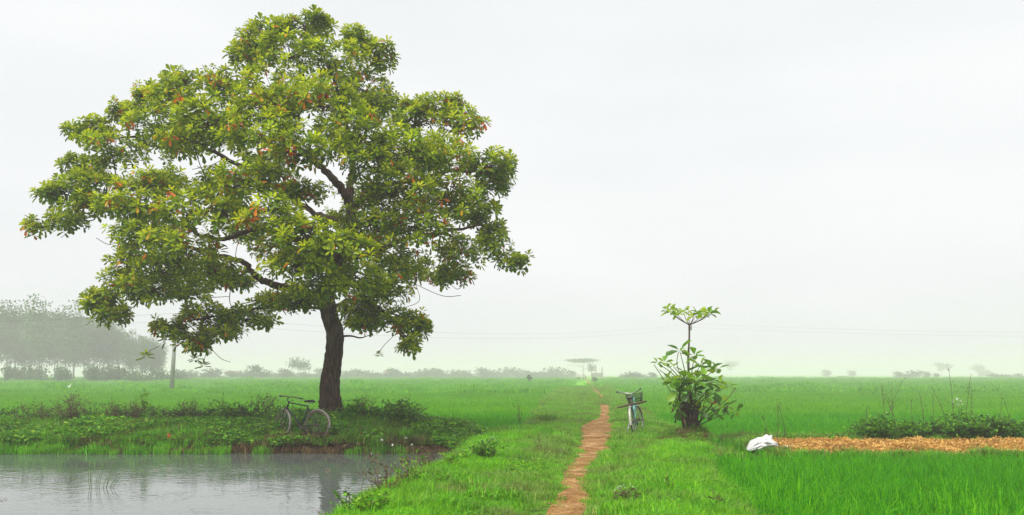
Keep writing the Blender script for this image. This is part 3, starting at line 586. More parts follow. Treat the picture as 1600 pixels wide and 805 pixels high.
# weeds, shrubs and dry stalks: stems + foliage (+ flowers)
def shrub_meshes(h, wd, nstem, nleaf, ln, lw_, leafmat, stemmat, stem_r=.006, up=.6, flowers=0, fr=.015, tint=(0, 1), bare=.25, shape='oval', branch=3):
    g = G(); P, D = [], []
    for s in range(nstem):
        a = rng.random() * 6.283; rr = wd * .5 * rng.random() ** .6; hh = h * (.6 + .4 * rng.random()) * (1 - .35 * (rr / (wd * .5 + 1e-6)) ** 2)
        b = np.array((math.cos(a) * rr * .25, math.sin(a) * rr * .25, -.03)); t = np.array((math.cos(a) * rr, math.sin(a) * rr, hh))
        m = (b + t) * .5 + np.array((-math.cos(a), -math.sin(a), .3)) * rr * .12 + .03 * h * rng.standard_normal(3)
        q = spline([b, m, t], 4); g.tube(q, np.linspace(stem_r, stem_r * .4, len(q)), 4)
        ends = [q]
        for k in range(branch):
            i = rng.integers(2, len(q) - 1); e = q[i] + np.append(rng.standard_normal(2) * wd * .16, h * (.05 + .2 * rng.random()))
            g.tube([q[i], (q[i] + e) / 2 + .01 * rng.standard_normal(3), e], [stem_r * .5, stem_r * .4, stem_r * .25], 3); ends.append(np.array([q[i], (q[i] + e) / 2, e]))
        for e in ends:
            nn = max(1, int(nleaf / nstem / len(ends)))
            f = bare + (1 - bare) * rng.random(nn); i = f * (len(e) - 1); lo = np.floor(i).astype(int).clip(0, len(e) - 2); p = e[lo] + (e[lo + 1] - e[lo]) * (i - lo)[:, None]
            P.append(p); d = rng.standard_normal((nn, 3)); d[:, 2] = abs(d[:, 2]) * up + .1; D.append(d)
    P = np.concatenate(P); D = unit(np.concatenate(D)); k = len(P); N = np.tile((0, 0, 1.0), (k, 1)) + .6 * rng.standard_normal((k, 3))
    V, Q = leaf_arrays(P, D, N, ln * (.6 + .7 * rng.random(k)), lw_ * (.6 + .7 * rng.random(k)), .2, .2, shape)
    out_ = [('stems', g.mesh('stems', stemmat)), ('foliage', np_mesh('foliage', V, Q, None, leafmat, False, np.repeat(tint[0] + (tint[1] - tint[0]) * rng.random(k), 6)))]
    if flowers:
        tops = P[np.argsort(-P[:, 2])[:max(flowers * 3, 4)]]; tops = tops[rng.choice(len(tops), min(flowers, len(tops)), False)]
        fl = G()
        for p in tops:
            p = p + np.array((rng.standard_normal() * .02, rng.standard_normal() * .02, .03 + .03 * rng.random()))
            for q in range(5):
                a = q * 1.2566 + p[0] * 9; d = np.array((math.cos(a), math.sin(a), .25)); sd = np.array((-math.sin(a), math.cos(a), 0)); r = fr
                fl.add([p, p + d * r * .6 + sd * r * .32, p + d * r, p + d * r * .6 - sd * r * .32], [(0, 1, 2, 3)])
        out_.append(('blossoms', fl.mesh('blossoms', M['flower'])))
    return out_
def place(name, loc, parts, label, cat, group=None, rz=None, s=1.0):
    r = empty(name, loc, label, cat, rng.random() * 6.28 if rz is None else rz, group); r.scale = (s, s, s)
    for n, me in parts:
        o = link(n, me, r)
        if n in ('foliage', 'stems', 'blossoms'): o['kind'] = 'stuff'
    return r
W, DW, DRY = M['weed'], M['dark_weed'], M['dry_weed']
TW, RS, GS = M['twig'], M['red_stem'], M['green_stem']
px_m = lambda px, Y: px * Y / FPX
def bush(px, Y, hpx, wpx, name, label, cat='shrub', nstem=14, dens=1.0, ln=.07, lw_=.035, lm=W, sm=TW, group=None, **kw):
    h, wd = px_m(hpx, Y), px_m(wpx, Y)
    return place(name, on(px, Y), shrub_meshes(h, wd, nstem, int(260 * dens), ln, lw_, lm, sm, **kw), label, cat, group)
bush(112, 24.2, 58, 70, 'dry_shrub', 'big reddish brown twiggy shrub on the pond bank above a dark tuft', nstem=34, dens=2.2, ln=.055, lw_=.026, lm=DRY, branch=6)
bush(70, 24.4, 40, 34, 'dry_shrub', 'purplish twiggy shrub beside the big reddish brown shrub', nstem=13, dens=.5, ln=.05, lw_=.02, lm=DRY, branch=4)
bush(36, 24.2, 36, 40, 'thin_shrub', 'sparse grey shrub on two thin stems at the pond bank end', nstem=9, dens=.45, ln=.05, lw_=.02, lm=DRY, branch=4, bare=.55)
bush(88, 25.6, 30, 90, 'weed_bush', 'wide low green weed mass behind the reddish brown shrub', 'weed', nstem=26, dens=1.7, ln=.07, lm=DW)
bush(212, 24.8, 48, 52, 'dry_shrub', 'rounded dry rust coloured shrub with a green sapling growing out of it', nstem=30, dens=1.7, ln=.05, lw_=.02, lm=DRY, branch=5)
bush(226, 25.0, 62, 26, 'sapling', 'small bright green sapling rising above the rust coloured shrub', 'sapling', nstem=4, dens=.5, ln=.09, lw_=.05, bare=.6, tint=(.5, 1))
bush(250, 24.9, 28, 40, 'dry_shrub', 'low brownish shrub between the sapling and the forked twiggy bush', nstem=16, dens=.7, ln=.05, lw_=.022, lm=DRY)
bush(308, 25.0, 42, 66, 'twig_bush', 'open forked twiggy bush with few leaves standing above the pond bank', nstem=16, dens=.6, ln=.05, lw_=.022, lm=W, branch=5, bare=.4)
bush(160, 25.2, 24, 70, 'weed_bush', 'low mixed weeds between two dry shrubs on the pond bank', 'weed', nstem=22, dens=1.2, lm=W)
bush(285, 25.2, 26, 80, 'weed_bush', 'dark leafy weeds under the forked twiggy bush', 'weed', nstem=22, dens=1.5, lm=DW)
bush(350, 25.4, 28, 70, 'weed_bush', 'dark green weeds on the bank crest before the bicycle', 'weed', nstem=22, dens=1.6, lm=DW)
bush(388, 25.0, 34, 46, 'leafy_shrub', 'dense dark green shrub a few steps from the front wheel', nstem=18, dens=1.5, ln=.06, lm=DW)
bush(432, 25.2, 38, 44, 'leafy_shrub', 'tall dark weeds behind the handlebar of the leaning bicycle', 'weed', nstem=14, dens=.8, ln=.06, lw_=.025, lm=DW, branch=4)
bush(470, 26.2, 34, 60, 'leafy_shrub', 'dark weeds behind the saddle of the leaning bicycle', 'weed', nstem=16, dens=1.0, ln=.07, lm=DW)
bush(556, 24.6, 34, 42, 'leafy_weed', 'leafy green weed close to the tree trunk', 'weed', nstem=14, dens=1.3, ln=.10, lw_=.055, flowers=4, fr=.028)
bush(588, 24.8, 30, 44, 'leafy_weed', 'leafy weed with pale blossoms between trunk and flowering bush', 'weed', nstem=14, dens=1.0, ln=.09, lw_=.05, flowers=7, fr=.028)
bush(622, 24.4, 44, 56, 'flowering_bush', 'tall leafy bush dotted with white blossoms beyond the tree trunk', 'bush', nstem=18, dens=1.8, ln=.09, lw_=.045, flowers=20, fr=.03)
bush(655, 24.2, 30, 34, 'flowering_bush', 'small thin flowering weed at the end of the tree mound', 'bush', nstem=9, dens=.5, ln=.07, flowers=8, fr=.03)
crest = [shrub_meshes(.55 + .12 * k, .95, 22, 420 - 60 * k, .065, .03, (DW, W, DW, DRY)[k], TW, bare=.12, branch=4) for k in range(4)]
for k, px in enumerate((8, 52, 142, 178, 196, 236, 268, 296, 330, 345, 366, 408, 422, 452, 540, 566, 602, 640)):
    place('weed_clump', on(px + 5 * rng.standard_normal(), 25.1 + .3 * rng.standard_normal()), crest[k % 4], 'knee high tangle of weeds on the crest of the pond bank', 'weed', 'weed tangles along the bank crest', s=.75 + .4 * rng.random())
bush(12, 22.8, 22, 26, 'weed_bush', 'dark tuft hanging over the pond edge', 'weed', nstem=14, dens=1.0, ln=.06, lm=DW)
bush(690, 23.6, 16, 60, 'weed_bush', 'low dark weeds on the narrow end of the pond bank', 'weed', nstem=18, dens=1.0, ln=.06, lm=DW)
bush(745, 23.6, 20, 64, 'weed_bush', 'dark weeds where the pond bank meets the path bank', 'weed', nstem=18, dens=1.2, ln=.06, lm=DW)
bush(756, 16.2, 42, 62, 'leafy_bush', 'rounded leafy bush with tiny white flowers at the pond corner', 'bush', nstem=30, dens=3.0, ln=.055, lw_=.03, flowers=18)
bush(728, 15.8, 24, 30, 'leafy_weed', 'yellow green leafy weed at the water beside the rounded bush', 'weed', nstem=10, dens=.8, ln=.07, lw_=.04, tint=(.6, 1))
bush(814, 25.0, 46, 22, 'tall_weed', 'tall dark seeding weed at the paddy edge across the path from the bicycle', 'weed', nstem=3, dens=.22, ln=.05, lw_=.02, lm=DRY, branch=5, bare=.4)
bush(842, 17.6, 26, 12, 'thin_weed', 'single thin dark weed stem in the turf beside the path', 'weed', nstem=2, dens=.12, ln=.06, lw_=.025, lm=DRY, branch=2)
bush(852, 27.5, 20, 52, 'grass_tuft', 'dark clump of weeds on the bank edge before the wide bare earth', 'grass tuft', nstem=20, dens=1.2, ln=.12, lw_=.015, lm=W, shape='lance', up=2)
bush(600, 11.6, 84, 92, 'reddish_weed', 'sprawling weed with reddish stems leaning over the pond', 'weed', nstem=13, dens=.75, ln=.05, lw_=.022, lm=DRY, sm=RS, branch=4, stem_r=.005)
bush(640, 12.4, 74, 70, 'reddish_weed', 'reddish stemmed weed with green tops beside the sprawling one', 'weed', nstem=11, dens=.65, ln=.055, lw_=.025, lm=W, sm=RS, branch=4, stem_r=.005)
bush(668, 14.6, 40, 40, 'dock_weed', 'dark red seed stalks standing at the pond edge', 'weed', nstem=14, dens=.9, ln=.045, lw_=.018, lm=DRY, sm=RS, up=2.5, branch=1, shape='lance')
bush(706, 14.8, 36, 32, 'dock_weed', 'yellow green weed with rusty leaves beside the dark red seed stalks', 'weed', nstem=9, dens=.6, ln=.07, lw_=.03, tint=(.5, 1))
bush(545, 10.6, 82, 60, 'leafy_weed', 'slender leafy weed over the water in the lower corner of the pond', 'weed', nstem=8, dens=.5, ln=.06, lw_=.03)
bush(492, 10.2, 66, 40, 'thin_weed', 'thin dark weed stalks at the water with few leaves', 'weed', nstem=6, dens=.16, ln=.06, lw_=.02, lm=DRY, sm=RS)
bush(580, 9.9, 50, 90, 'leafy_weed', 'bright low leafy weeds in front of the sprawling reddish weed', 'weed', nstem=22, dens=1.6, ln=.055, lw_=.032, tint=(.4, 1))
bush(690, 12.6, 30, 70, 'leafy_weed', 'low bright weeds on the bank between red stalks and path', 'weed', nstem=18, dens=1.1, ln=.05, lw_=.03, tint=(.4, 1))
bush(975, 10.6, 44, 60, 'seeding_weed', 'low seeding weed with tiny white heads beside the path', 'weed', nstem=16, dens=.9, ln=.045, lw_=.02, lm=DRY, sm=GS, flowers=9)
bush(1045, 11.8, 46, 24, 'thin_weed', 'two thin weed stems in the bright grass by the paddy', 'weed', nstem=4, dens=.3, ln=.06, lw_=.022, lm=W, sm=RS)
bush(1112, 10.4, 40, 40, 'thin_weed', 'rusty stemmed weed at the corner of the near paddy', 'weed', nstem=7, dens=.4, ln=.06, lw_=.02, lm=DRY, sm=RS)
for k, (px, Y, hp) in enumerate(((566, 12.6, 66), (579, 12.9, 88), (598, 12.7, 92), (612, 13, 74), (636, 13.1, 72), (645, 13.1, 62))):
    gst = G(); b = on(px, Y); h = px_m(hp, Y) + .0; q = spline([(0, 0, -.05), (.03 * rng.standard_normal(), .02, h * .5), (.05 * rng.standard_normal(), .03, h)], 4)
    r = empty('blossom_stalk', b, 'slender stalk with a white blossom head nodding over the pond', 'flower', 0, 'white blossom stalks at the pond edge')
    gst.tube(q, .004, 4).build('stem', GS, r); fl = G(); c = q[-1]
    for j in range(14):
        a = rng.random() * 6.28; d = unit(np.array((math.cos(a), math.sin(a), rng.standard_normal() * .6))); sd = unit(np.cross(d, (0.1, .2, 1))); e = .03
        fl.add([c, c + d * e * .6 + sd * e * .3, c + d * e, c + d * e * .6 - sd * e * .3], [(0, 1, 2, 3)])
    fl.build('blossom', M['flower'], r)

# the weed hedge and the dry stalks on the crossing dyke
hedge = [shrub_meshes(.72, 1.25, 44, 1000, .085, .055, W if k != 1 else DW, TW, bare=.1, flowers=3 * (k == 2), fr=.025, tint=(0, .85)) for k in range(4)]
for k, px in enumerate(np.arange(1340, 1640, 22)):
    r = place('hedge_bush', on(px + 6 * rng.standard_normal(), 22.45 + .3 * rng.standard_normal()), hedge[k % 4], 'low dark leafy bush in the weed hedge behind the straw strip', 'bush', 'leafy hedge bushes behind the straw strip', s=.62 + .5 * rng.random())
bush(1500, 22.9, 48, 56, 'hedge_bush', 'tallest mound of the weed hedge with brown dead vine on top', 'bush', nstem=34, dens=2.6, ln=.085, lw_=.05, lm=W)
low_h = [shrub_meshes(.2, .9, 22, 260, .07, .04, W, TW, bare=.1) for k in range(2)]
for k, px in enumerate((1212, 1236, 1262, 1288, 1314)):
    place('low_weed', on(px, 22.1), low_h[k % 2], 'ankle high weed on the dyke between sack and hedge', 'weed', 'low weeds between sack and hedge')
def stalk(px, Y, hpx, lean, label, nb=7, leaves=14):
    h = px_m(hpx, Y); g = G(); q = spline([(0, 0, -.05), (lean * h * .4 + .02, 0, h * .5), (lean * h, .03, h)], 6); g.tube(q, np.linspace(.010, .004, len(q)), 5)
    P = []
    for j in range(nb):
        i = rng.integers(3, len(q)); e = q[i] + np.array((rng.standard_normal() * .07, rng.standard_normal() * .06, .06 + .12 * rng.random())); g.tube([q[i], e], [.004, .002], 3); P += [e, (q[i] + e) / 2]
    P = np.array((P * 6)[:leaves]) + .01 * rng.standard_normal((min(leaves, len(P) * 6), 3)); k = len(P); D = rng.standard_normal((k, 3))
    V, Q = leaf_arrays(P, D, rng.standard_normal((k, 3)), .05, .02, shape='lance')
    r = empty('dry_stalk', on(px, Y), label, 'dry plant'); g.build('stem', TW, r)
    o = link('foliage', np_mesh('foliage', V, Q, None, DRY, False, np.repeat(rng.random(k), 6)), r); o['kind'] = 'stuff'
for a in ((1382, 23.6, 86, -.05, 'straight dry stalk at the start of the tall weed stand in the hedge'), (1376, 23.4, 92, .38, 'long bare stalk leaning across the others in the hedge', 2, 4), (1392, 23.6, 74, .03, 'short branching dry stalk crossed by the long leaning one'), (1404, 23.4, 66, -.3, 'dry stalk tilted against the long leaning one'),
          (1444, 23.6, 70, -.1, 'dry branching stalk alone in the middle of the hedge'), (1456, 23.8, 72, .03, 'bare thin stalk beside the lone branching stalk', 2, 4), (1490, 23.6, 104, -.06, 'tallest dry stalk of the hedge above the highest mound'), (1504, 23.7, 92, .14, 'upright dry stalk next to the tallest stalk of the hedge'), (1514, 23.7, 78, .06, 'thin stalk with a pale seed head above the highest mound', 6, 10), (1484, 23.5, 82, -.35, 'slanting twig leaning away from the tallest dry stalk', 2, 4),
          (1424, 23.7, 60, 0, 'bare straight stem standing between two stalk groups', 1, 3), (1198, 21.9, 36, -.1, 'thin dry stalk just behind the white sack', 3, 6), (1214, 21.9, 58, .02, 'tall dry stalk rising behind the white sack', 4, 8), (1228, 21.9, 62, -.2, 'tall dry stalk past the neck of the white sack', 4, 8), (1217, 18.6, 34, -.12, 'short dry stem in front of the straw beside the sack', 1, 3), (1560, 23.6, 58, .1, 'thin dry stalk near the far end of the hedge', 5, 10), (1578, 23.6, 52, -.1, 'short thin stalk at the far end of the hedge', 4, 8), (1352, 23.6, 48, .05, 'small dry stalk before the hedge begins', 4, 8)):
    stalk(*a)
fl = G()
for k in range(40):
    c = on(1497 + 5 * rng.standard_normal(), 23.3) + np.array((0, 0, .98 + .06 * rng.standard_normal())); d = unit(rng.standard_normal(3)); sd = unit(np.cross(d, (0.2, .1, 1))); e = .05
    fl.add([c, c + d * e * .6 + sd * e * .3, c + d * e, c + d * e * .6 - sd * e * .3], [(0, 1, 2, 3)])
r = empty('white_flower', on(1497, 23.3), 'pale flower head between the dry stalks of the hedge', 'flower'); G().bar((0, 0, -.02), (0, 0, .98), .005, .003, 4).build('stem', GS, r)
ob = fl.build('blossom', M['flower'], r); ob.location = -r.location

# straw strip, sack
def straw_base(x, y): return (y > 18.55 + .22 * wob(x, y * 0, 1.1, 4) + .12 * np.exp(-(x - 5.6))) & (y < 21.4 + .12 * wob(x, y * 0, .9, 2)) & (x > 5.7 + .1 * (y - 18.5))
V_ = []
sxs = np.arange(5.6, 16, .12); sys_ = np.arange(18.4, 21.65, .12); SX, SY = np.meshgrid(sxs, sys_)
edge = np.minimum.reduce([ss(18.45, 18.85, SY - .22 * wob(SX, SY * 0, 1.1, 4)), 1 - ss(21.2, 21.55, SY - .12 * wob(SX, SY * 0, .9, 2)), ss(5.65, 6.1, SX)])
SZ = terrain(SX, SY) - .03 + edge * (.075 + .02 * wob(SX, SY, 4, 1))
n1, n2 = len(sxs), len(sys_); ii = (np.arange(n2 - 1)[:, None] * n1 + np.arange(n1 - 1)).ravel()
so = link('drying_straw', np_mesh('drying_straw', np.stack([SX.ravel(), SY.ravel(), SZ.ravel()], 1), np.stack([ii, ii + 1, ii + n1 + 1, ii + n1], 1), None, plain('straw_base', (.58, .33, .07), .9, var=.4, scale=18, bump=.8), True))
tag(so, 'orange brown layer of drying straw beneath the loose pieces on the dyke', 'straw', None, 'stuff')
def straw_patch():
    n = 190; P = np.zeros((n, 3)); P[:, :2] = (rng.random((n, 2)) - .5) * .4; P[:, 2] = .01 + .05 * rng.random(n); D = rng.standard_normal((n, 3)); D[:, 2] *= .35
    V, Q = leaf_arrays(P, D, np.tile((0, 0, 1.0), (n, 1)) + .5 * rng.standard_normal((n, 3)), .03 + .06 * rng.random(n), .012 + .018 * rng.random(n), .5, .3, 'lance')
    return np_mesh('straw_clump', V, Q, None, M['straw'], False, np.repeat(rng.random(n), 6))
SP = grid_pts(5.6, 15.5, 18.4, 21.6, .15, lambda x, y: straw_base(x, y)); SP[:, 2] += .035
scatter('loose_straw', SP, [straw_patch() for _ in range(4)], 'loose orange brown straw spread to dry along the dyke', (.7, 1.3), tilt=.15)

def make_sack():
    Y = 19.4; b = on(1196, Y) + np.array((0, 0, .05)); r = empty('white_sack', b, 'crumpled white sack lying at the end of the straw strip', 'sack')
    nu, nv = 56, 36; V = []
    prof = lambda u: np.interp(u, [-1, -.8, -.5, -.15, .15, .4, .6, .8, 1], [.07, .20, .34, .41, .39, .29, .18, .12, .08])
    for j in range(nv + 1):
        u = -1 + 2 * j / nv
        hh = float(prof(u)) * math.sqrt(max(0, 1 - abs(u) ** 8)); wd = .30 * math.sqrt(max(0, 1 - abs(u) ** 5)) * (1 - .35 * max(0, u))
        for i in range(nu):
            a = 2 * math.pi * i / nu; fold = 1 + .13 * math.sin(5 * a + 4 * u) + .10 * math.sin(9 * a - 7 * u + 1) + .06 * math.sin(13 * a + 15 * u) + .13 * math.sin(9 * u + 3 * math.cos(a)) - .16 * math.exp(-((u + .25 - .3 * math.cos(a)) / .09) ** 2)
            z = math.sin(a); V.append((u * .36, math.cos(a) * wd * fold, hh * .5 + z * hh * .5 * fold if z > 0 else hh * .5 + z * hh * .55))
    Q = [(j * nu + i, j * nu + (i + 1) % nu, (j + 1) * nu + (i + 1) % nu, (j + 1) * nu + i) for j in range(nv) for i in range(nu)]
    r.scale = (1.08, 1.0, .74)
    link('body', np_mesh('body', V, Q, None, M['sack'], True), r)
    g = G(); q = spline([(.06, 0, .30, .07), (.09, -.02, .37, .05), (.10, -.02, .42, .035), (.13, -.03, .45, .012)], 5); g.tube(q, q[:, 3], 10, .12)
    g.build('tied_ear', M['sack'], r)
    g = G(); q = spline([(.30, -.02, .06, .05), (.37, -.03, .08, .06), (.44, -.04, .09, .055), (.47, -.04, .08, .02)], 5); g.tube(q, q[:, 3], 10, .12); g.build('mouth', M['sack'], r)
    g = G(); q = spline([(.18, -.22, .16, .035), (.05, -.29, .20, .03), (-.1, -.30, .15, .035), (-.22, -.27, .06, .03)], 5); g.tube(q, q[:, 3], 8, .2); g.build('fold', M['sack'], r)
make_sack()

# the young broad-leaved tree by the path: each large leaf a part
SY0 = 22.4; st = empty('young_tree', on(1077, SY0), 'young tree with big oval leaves and a bare stem topped by one leaf tuft', 'tree'); ST = np.array(st.location)
def sp(px, py, dy=0): return at(px, py, SY0 + dy) - ST
g = G()
for q_, r_ in (([sp(1078, 688), sp(1077, 650), sp(1078, 620), sp(1076, 590)], (.10, .03)), ([sp(1083, 688, .05), sp(1088, 650, .1), sp(1086, 600, .1)], (.05, .02)), ([sp(1071, 688, -.05), sp(1067, 655, 0), sp(1062, 620, .1), sp(1066, 596)], (.045, .015)), ([sp(1080, 688), sp(1096, 655, -.1), sp(1118, 625, -.2)], (.04, .012))):
    q = spline(q_, 6); g.tube(q, np.linspace(*r_, len(q)), 9, .06)
g.build('trunk', M['bark'], st)
G().tube(spline([sp(1076, 592), sp(1075, 560), sp(1077, 530), sp(1077, 508)], 6), .022, 8).build('leader', M['twig'], st)
lm_sets = []
for k in range(10):
    V, Q = leaf_arrays(np.zeros((1, 3)), np.array([[1.0, 0, 0]]), np.array([[0, 0, 1.0]]), 1, .52 + .12 * rng.random(), .15 + .2 * rng.random(), .05 + .3 * rng.random(), 'obovate')
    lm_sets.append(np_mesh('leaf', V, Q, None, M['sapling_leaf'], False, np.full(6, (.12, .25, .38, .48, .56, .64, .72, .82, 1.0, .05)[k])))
def put_leaf(p, d, n, ln, k):
    d = Vector(d).normalized(); s = d.cross(Vector(n)).normalized(); n = s.cross(d)
    m = Matrix((d, -s, n)).transposed().to_4x4() @ Matrix.Scale(ln, 4); m.translation = Vector(p)
    o = link('leaf', lm_sets[k], st); o.matrix_local = m
tips = [(1042,484,.1,6,.2),(1115,488,.1,6,.2),(1090,488,.3,6,.2),(1048,486,0,8,.22),(1058,491,-.2,6,.22),(1068,489,.2,6,.22),(1084,494,-.2,6,.2),(1098,491,.1,7,.22),(1108,490,-.1,8,.24),(1076,486,.3,4,.16)]
mids = [(1062,548,-.2,6,.30),(1085,556,-.3,6,.30),(1038,567,-.2,6,.22),(1028,568,.1,5,.2),(1052,573,.2,5,.22),(1094,572,-.4,7,.32),(1110,577,-.1,6,.30),(1122,576,.2,4,.3),(1052,597,-.4,7,.28),(1042,592,.1,4,.26),(1070,592,-.5,8,.34),(1088,595,-.5,8,.34),(1108,598,-.3,7,.28),(1126,600,-.1,5,.26),(1060,610,-.5,7,.30),(1100,618,-.5,7,.28),(1080,612,-.6,8,.30),(1138,604,0,6,.22),(1128,636,-.1,6,.28),(1118,646,-.2,5,.28),(1150,643,.1,5,.22),(1060,640,-.3,5,.28),(1114,612,.3,5,.26),(1095,640,-.4,6,.26),(1075,630,.2,6,.3),(1065,625,.4,6,.3),(1140,632,0,4,.22),(1108,632,.3,5,.28)]
bg2 = G()
for (px, py, dy, n, ln) in tips: bg2.tube(spline([sp(1077, 508), (sp(1077, 508) + sp(px, py, dy)) / 2 + np.array((0, 0, -.03)), sp(px, py, dy)], 4), np.linspace(.013, .006, 9), 5)
for (px, py, dy, n, ln) in mids:
    b = sp(1077 + (px - 1077) * .2, min(665, max(py + 28, 600)), dy * .2); bg2.tube(spline([b, (b + sp(px, py, dy)) / 2 + np.array((0, 0, .04)), sp(px, py, dy)], 4), np.linspace(.016, .006, 9), 5)
for a in ([(1085,650),(1110,640),(1135,625),(1150,605)], [(1070,640),(1050,615),(1035,590),(1022,570)], [(1060,600),(1040,585),(1030,578)], [(1068,600),(1058,570),(1060,550)]):
    bg2.tube(spline([sp(*p, -.1) for p in a], 4), .009, 5)
bg2.build('branches', M['twig'], st)['kind'] = 'stuff'
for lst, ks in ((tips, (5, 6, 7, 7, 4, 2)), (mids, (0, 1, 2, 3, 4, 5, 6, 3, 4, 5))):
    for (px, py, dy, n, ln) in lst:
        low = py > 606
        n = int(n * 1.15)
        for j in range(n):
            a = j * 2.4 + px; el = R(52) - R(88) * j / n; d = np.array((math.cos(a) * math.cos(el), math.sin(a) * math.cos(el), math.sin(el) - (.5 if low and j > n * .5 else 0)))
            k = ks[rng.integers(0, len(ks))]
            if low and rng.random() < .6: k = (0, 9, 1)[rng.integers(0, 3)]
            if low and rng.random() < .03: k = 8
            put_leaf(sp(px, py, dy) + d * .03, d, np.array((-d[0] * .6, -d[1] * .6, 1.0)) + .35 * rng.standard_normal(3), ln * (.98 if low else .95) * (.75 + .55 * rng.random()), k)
# withered brown leaves hanging round the stem
n = 150; P = np.stack([.16 * rng.standard_normal(n), .16 * rng.standard_normal(n), .30 + .55 * rng.random(n)], 1); D = rng.standard_normal((n, 3)) * .4; D[:, 2] = -1
V, Q = leaf_arrays(P, D, rng.standard_normal((n, 3)), .12 + .12 * rng.random(n), .05, .6, .2)
link('withered_leaves', np_mesh('withered_leaves', V, Q, None, leafy('withered', [(0, (.02, .013, .008)), (.7, (.05, .03, .015)), (1, (.13, .06, .025))], .1), False, np.repeat(rng.random(n), 6)), st)['kind'] = 'stuff'
scatter('mound_litter', np.array([on(1077 + 22 * rng.standard_normal(), 21.9 + .25 * rng.standard_normal()) for _ in range(38)]), dd_ + bw_[:1], 'brown litter and weeds on the mound under the young tree', (.5, .9))

# reeds in the pond
rd = empty('reed_clump', (at(155, 762, 15.3)[0], 15.3, WATER_Z), 'few bent green reeds standing in the pond water', 'reeds')
for k in range(11):
    b = np.array(((k - 5) * .03, .03 * rng.standard_normal(), -.2)); h = .3 + .22 * rng.random(); t = b + np.array((.03 + .035 * (k - 2), .05 * rng.standard_normal(), .2 + h)); m = (b + t) / 2 + np.array((-.03, 0, .04)); q = spline([b, m, t], 5)
    G().tube(q, np.linspace(.006, .002, len(q)), 4).build('reed', GS, rd)
def floater(px, py, label, n, mat, s=.05, cat='leaf', z=.006):
    Y = (EYE - WATER_Z) * FPX / (py - HY); c = np.array(((px - CX) / FPX * Y, Y, WATER_Z + z)); P = np.zeros((n, 3)); P[:, 0] = s * 1.2 * rng.standard_normal(n); P[:, 1] = s * rng.standard_normal(n)
    a = rng.random(n) * 6.28; V, Q = leaf_arrays(P, np.stack([np.cos(a), np.sin(a), .08 + 0 * a], 1), np.tile((0, 0, 1.0), (n, 1)), s * 1.6, s * .8, .2, -.1)
    o = link('floating_' + cat, np_mesh('floating_' + cat, V, Q, None, mat, False, np.repeat(.4 + .5 * rng.random(n), 6)), None); o.location = c; tag(o, label, cat)
floater(519, 735, 'orange dead leaf floating by the reflection of the trunk', 1, M['straw'], .09)
floater(215, 737, 'thin green scrap of weed floating beyond the reeds', 5, M['weed'], .05, 'weed')
floater(243, 735, 'dark brown scrap floating beyond the reeds', 4, M['dead_grass'], .05, 'weed')
floater(3, 781, 'dark scrap of weed floating at the pond corner', 4, M['dead_grass'], .05, 'weed')
floater(345, 708, 'dark floating sticks close under the bank', 5, M['dead_grass'], .05, 'weed')
def scrap(name, loc, sz, mat, label, cat, lump=.18, rz=0):
    g = G(); g.blob((0, 0, sz[2] * .7), np.array(sz), 14, 8, lump); o = g.build(name, mat); o.location = loc; o.rotation_euler = (0, 0, rz); tag(o, label, cat)
scrap('red_plastic_bag', on(968, 22.3), (.10, .08, .03), M['red_plastic'], 'crumpled red plastic scrap on the turf below the parked bicycle', 'litter')
scrap('red_rag', on(265, 22.35) + (0, 0, .04), (.045, .03, .09), M['red_cloth'], 'dark red rag caught in the grass above the water', 'rag', .35)
scrap('white_litter', on(916, 62), (.22, .15, .05), M['sack'], 'small white scrap lying on the turf far along the path', 'litter')
pg = G(); a_, b_ = ground(973, 697), ground(991, 705); pg.bar(a_ + (0, 0, .07), b_ + (0, 0, .07), .008, .006, 5); tag(pg.build('bamboo_stick', plain('bamboo', (.5, .48, .25), .6)), 'pale thin stick lying in the grass below the red scrap', 'stick')
sg = G(); sg.bar(on(952, 22.0) + (-.06, 0, .03), on(952, 22.0) + (.10, .05, .03), .014, .01, 5); tag(sg.build('dark_twig', M['wood']), 'short dark twig lying at the edge of the bare earth', 'twig')

# ------------------------------------------------------------------ bicycles
def add_wheel(parent, x, R_, rim_mat, tyre_mat, name='wheel', tr_=.016):
    w_ = bpy.data.objects.new(name, None); COL.objects.link(w_); w_.parent = parent; w_.location = (x, 0, 0)
    G().ring((0, 0, 0), (0, 1, 0), R_ - tr_, tr_, 40, 7).build('tyre', tyre_mat, w_)
    G().ring((0, 0, 0), (0, 1, 0), R_ - tr_ * 2.3, tr_ * .6, 40, 5).build('rim', rim_mat, w_)
    g = G(); g.bar((0, -.045, 0), (0, .045, 0), .022, .022, 10); g.build('hub', M['rust_steel'], w_)
    g = G()
    for k in range(28):
        a = k * 2 * math.pi / 28; b = a + (.35 if k % 2 else -.35); g.bar((.02 * math.cos(b), .03 * (1 if k % 4 < 2 else -1), .02 * math.sin(b)), ((R_ - tr_ * 2.5) * math.cos(a), 0, (R_ - tr_ * 2.5) * math.sin(a)), .0013, .0013, 3)
    o = g.build('spokes', M['steel'], w_); o['kind'] = 'stuff'
    return w_
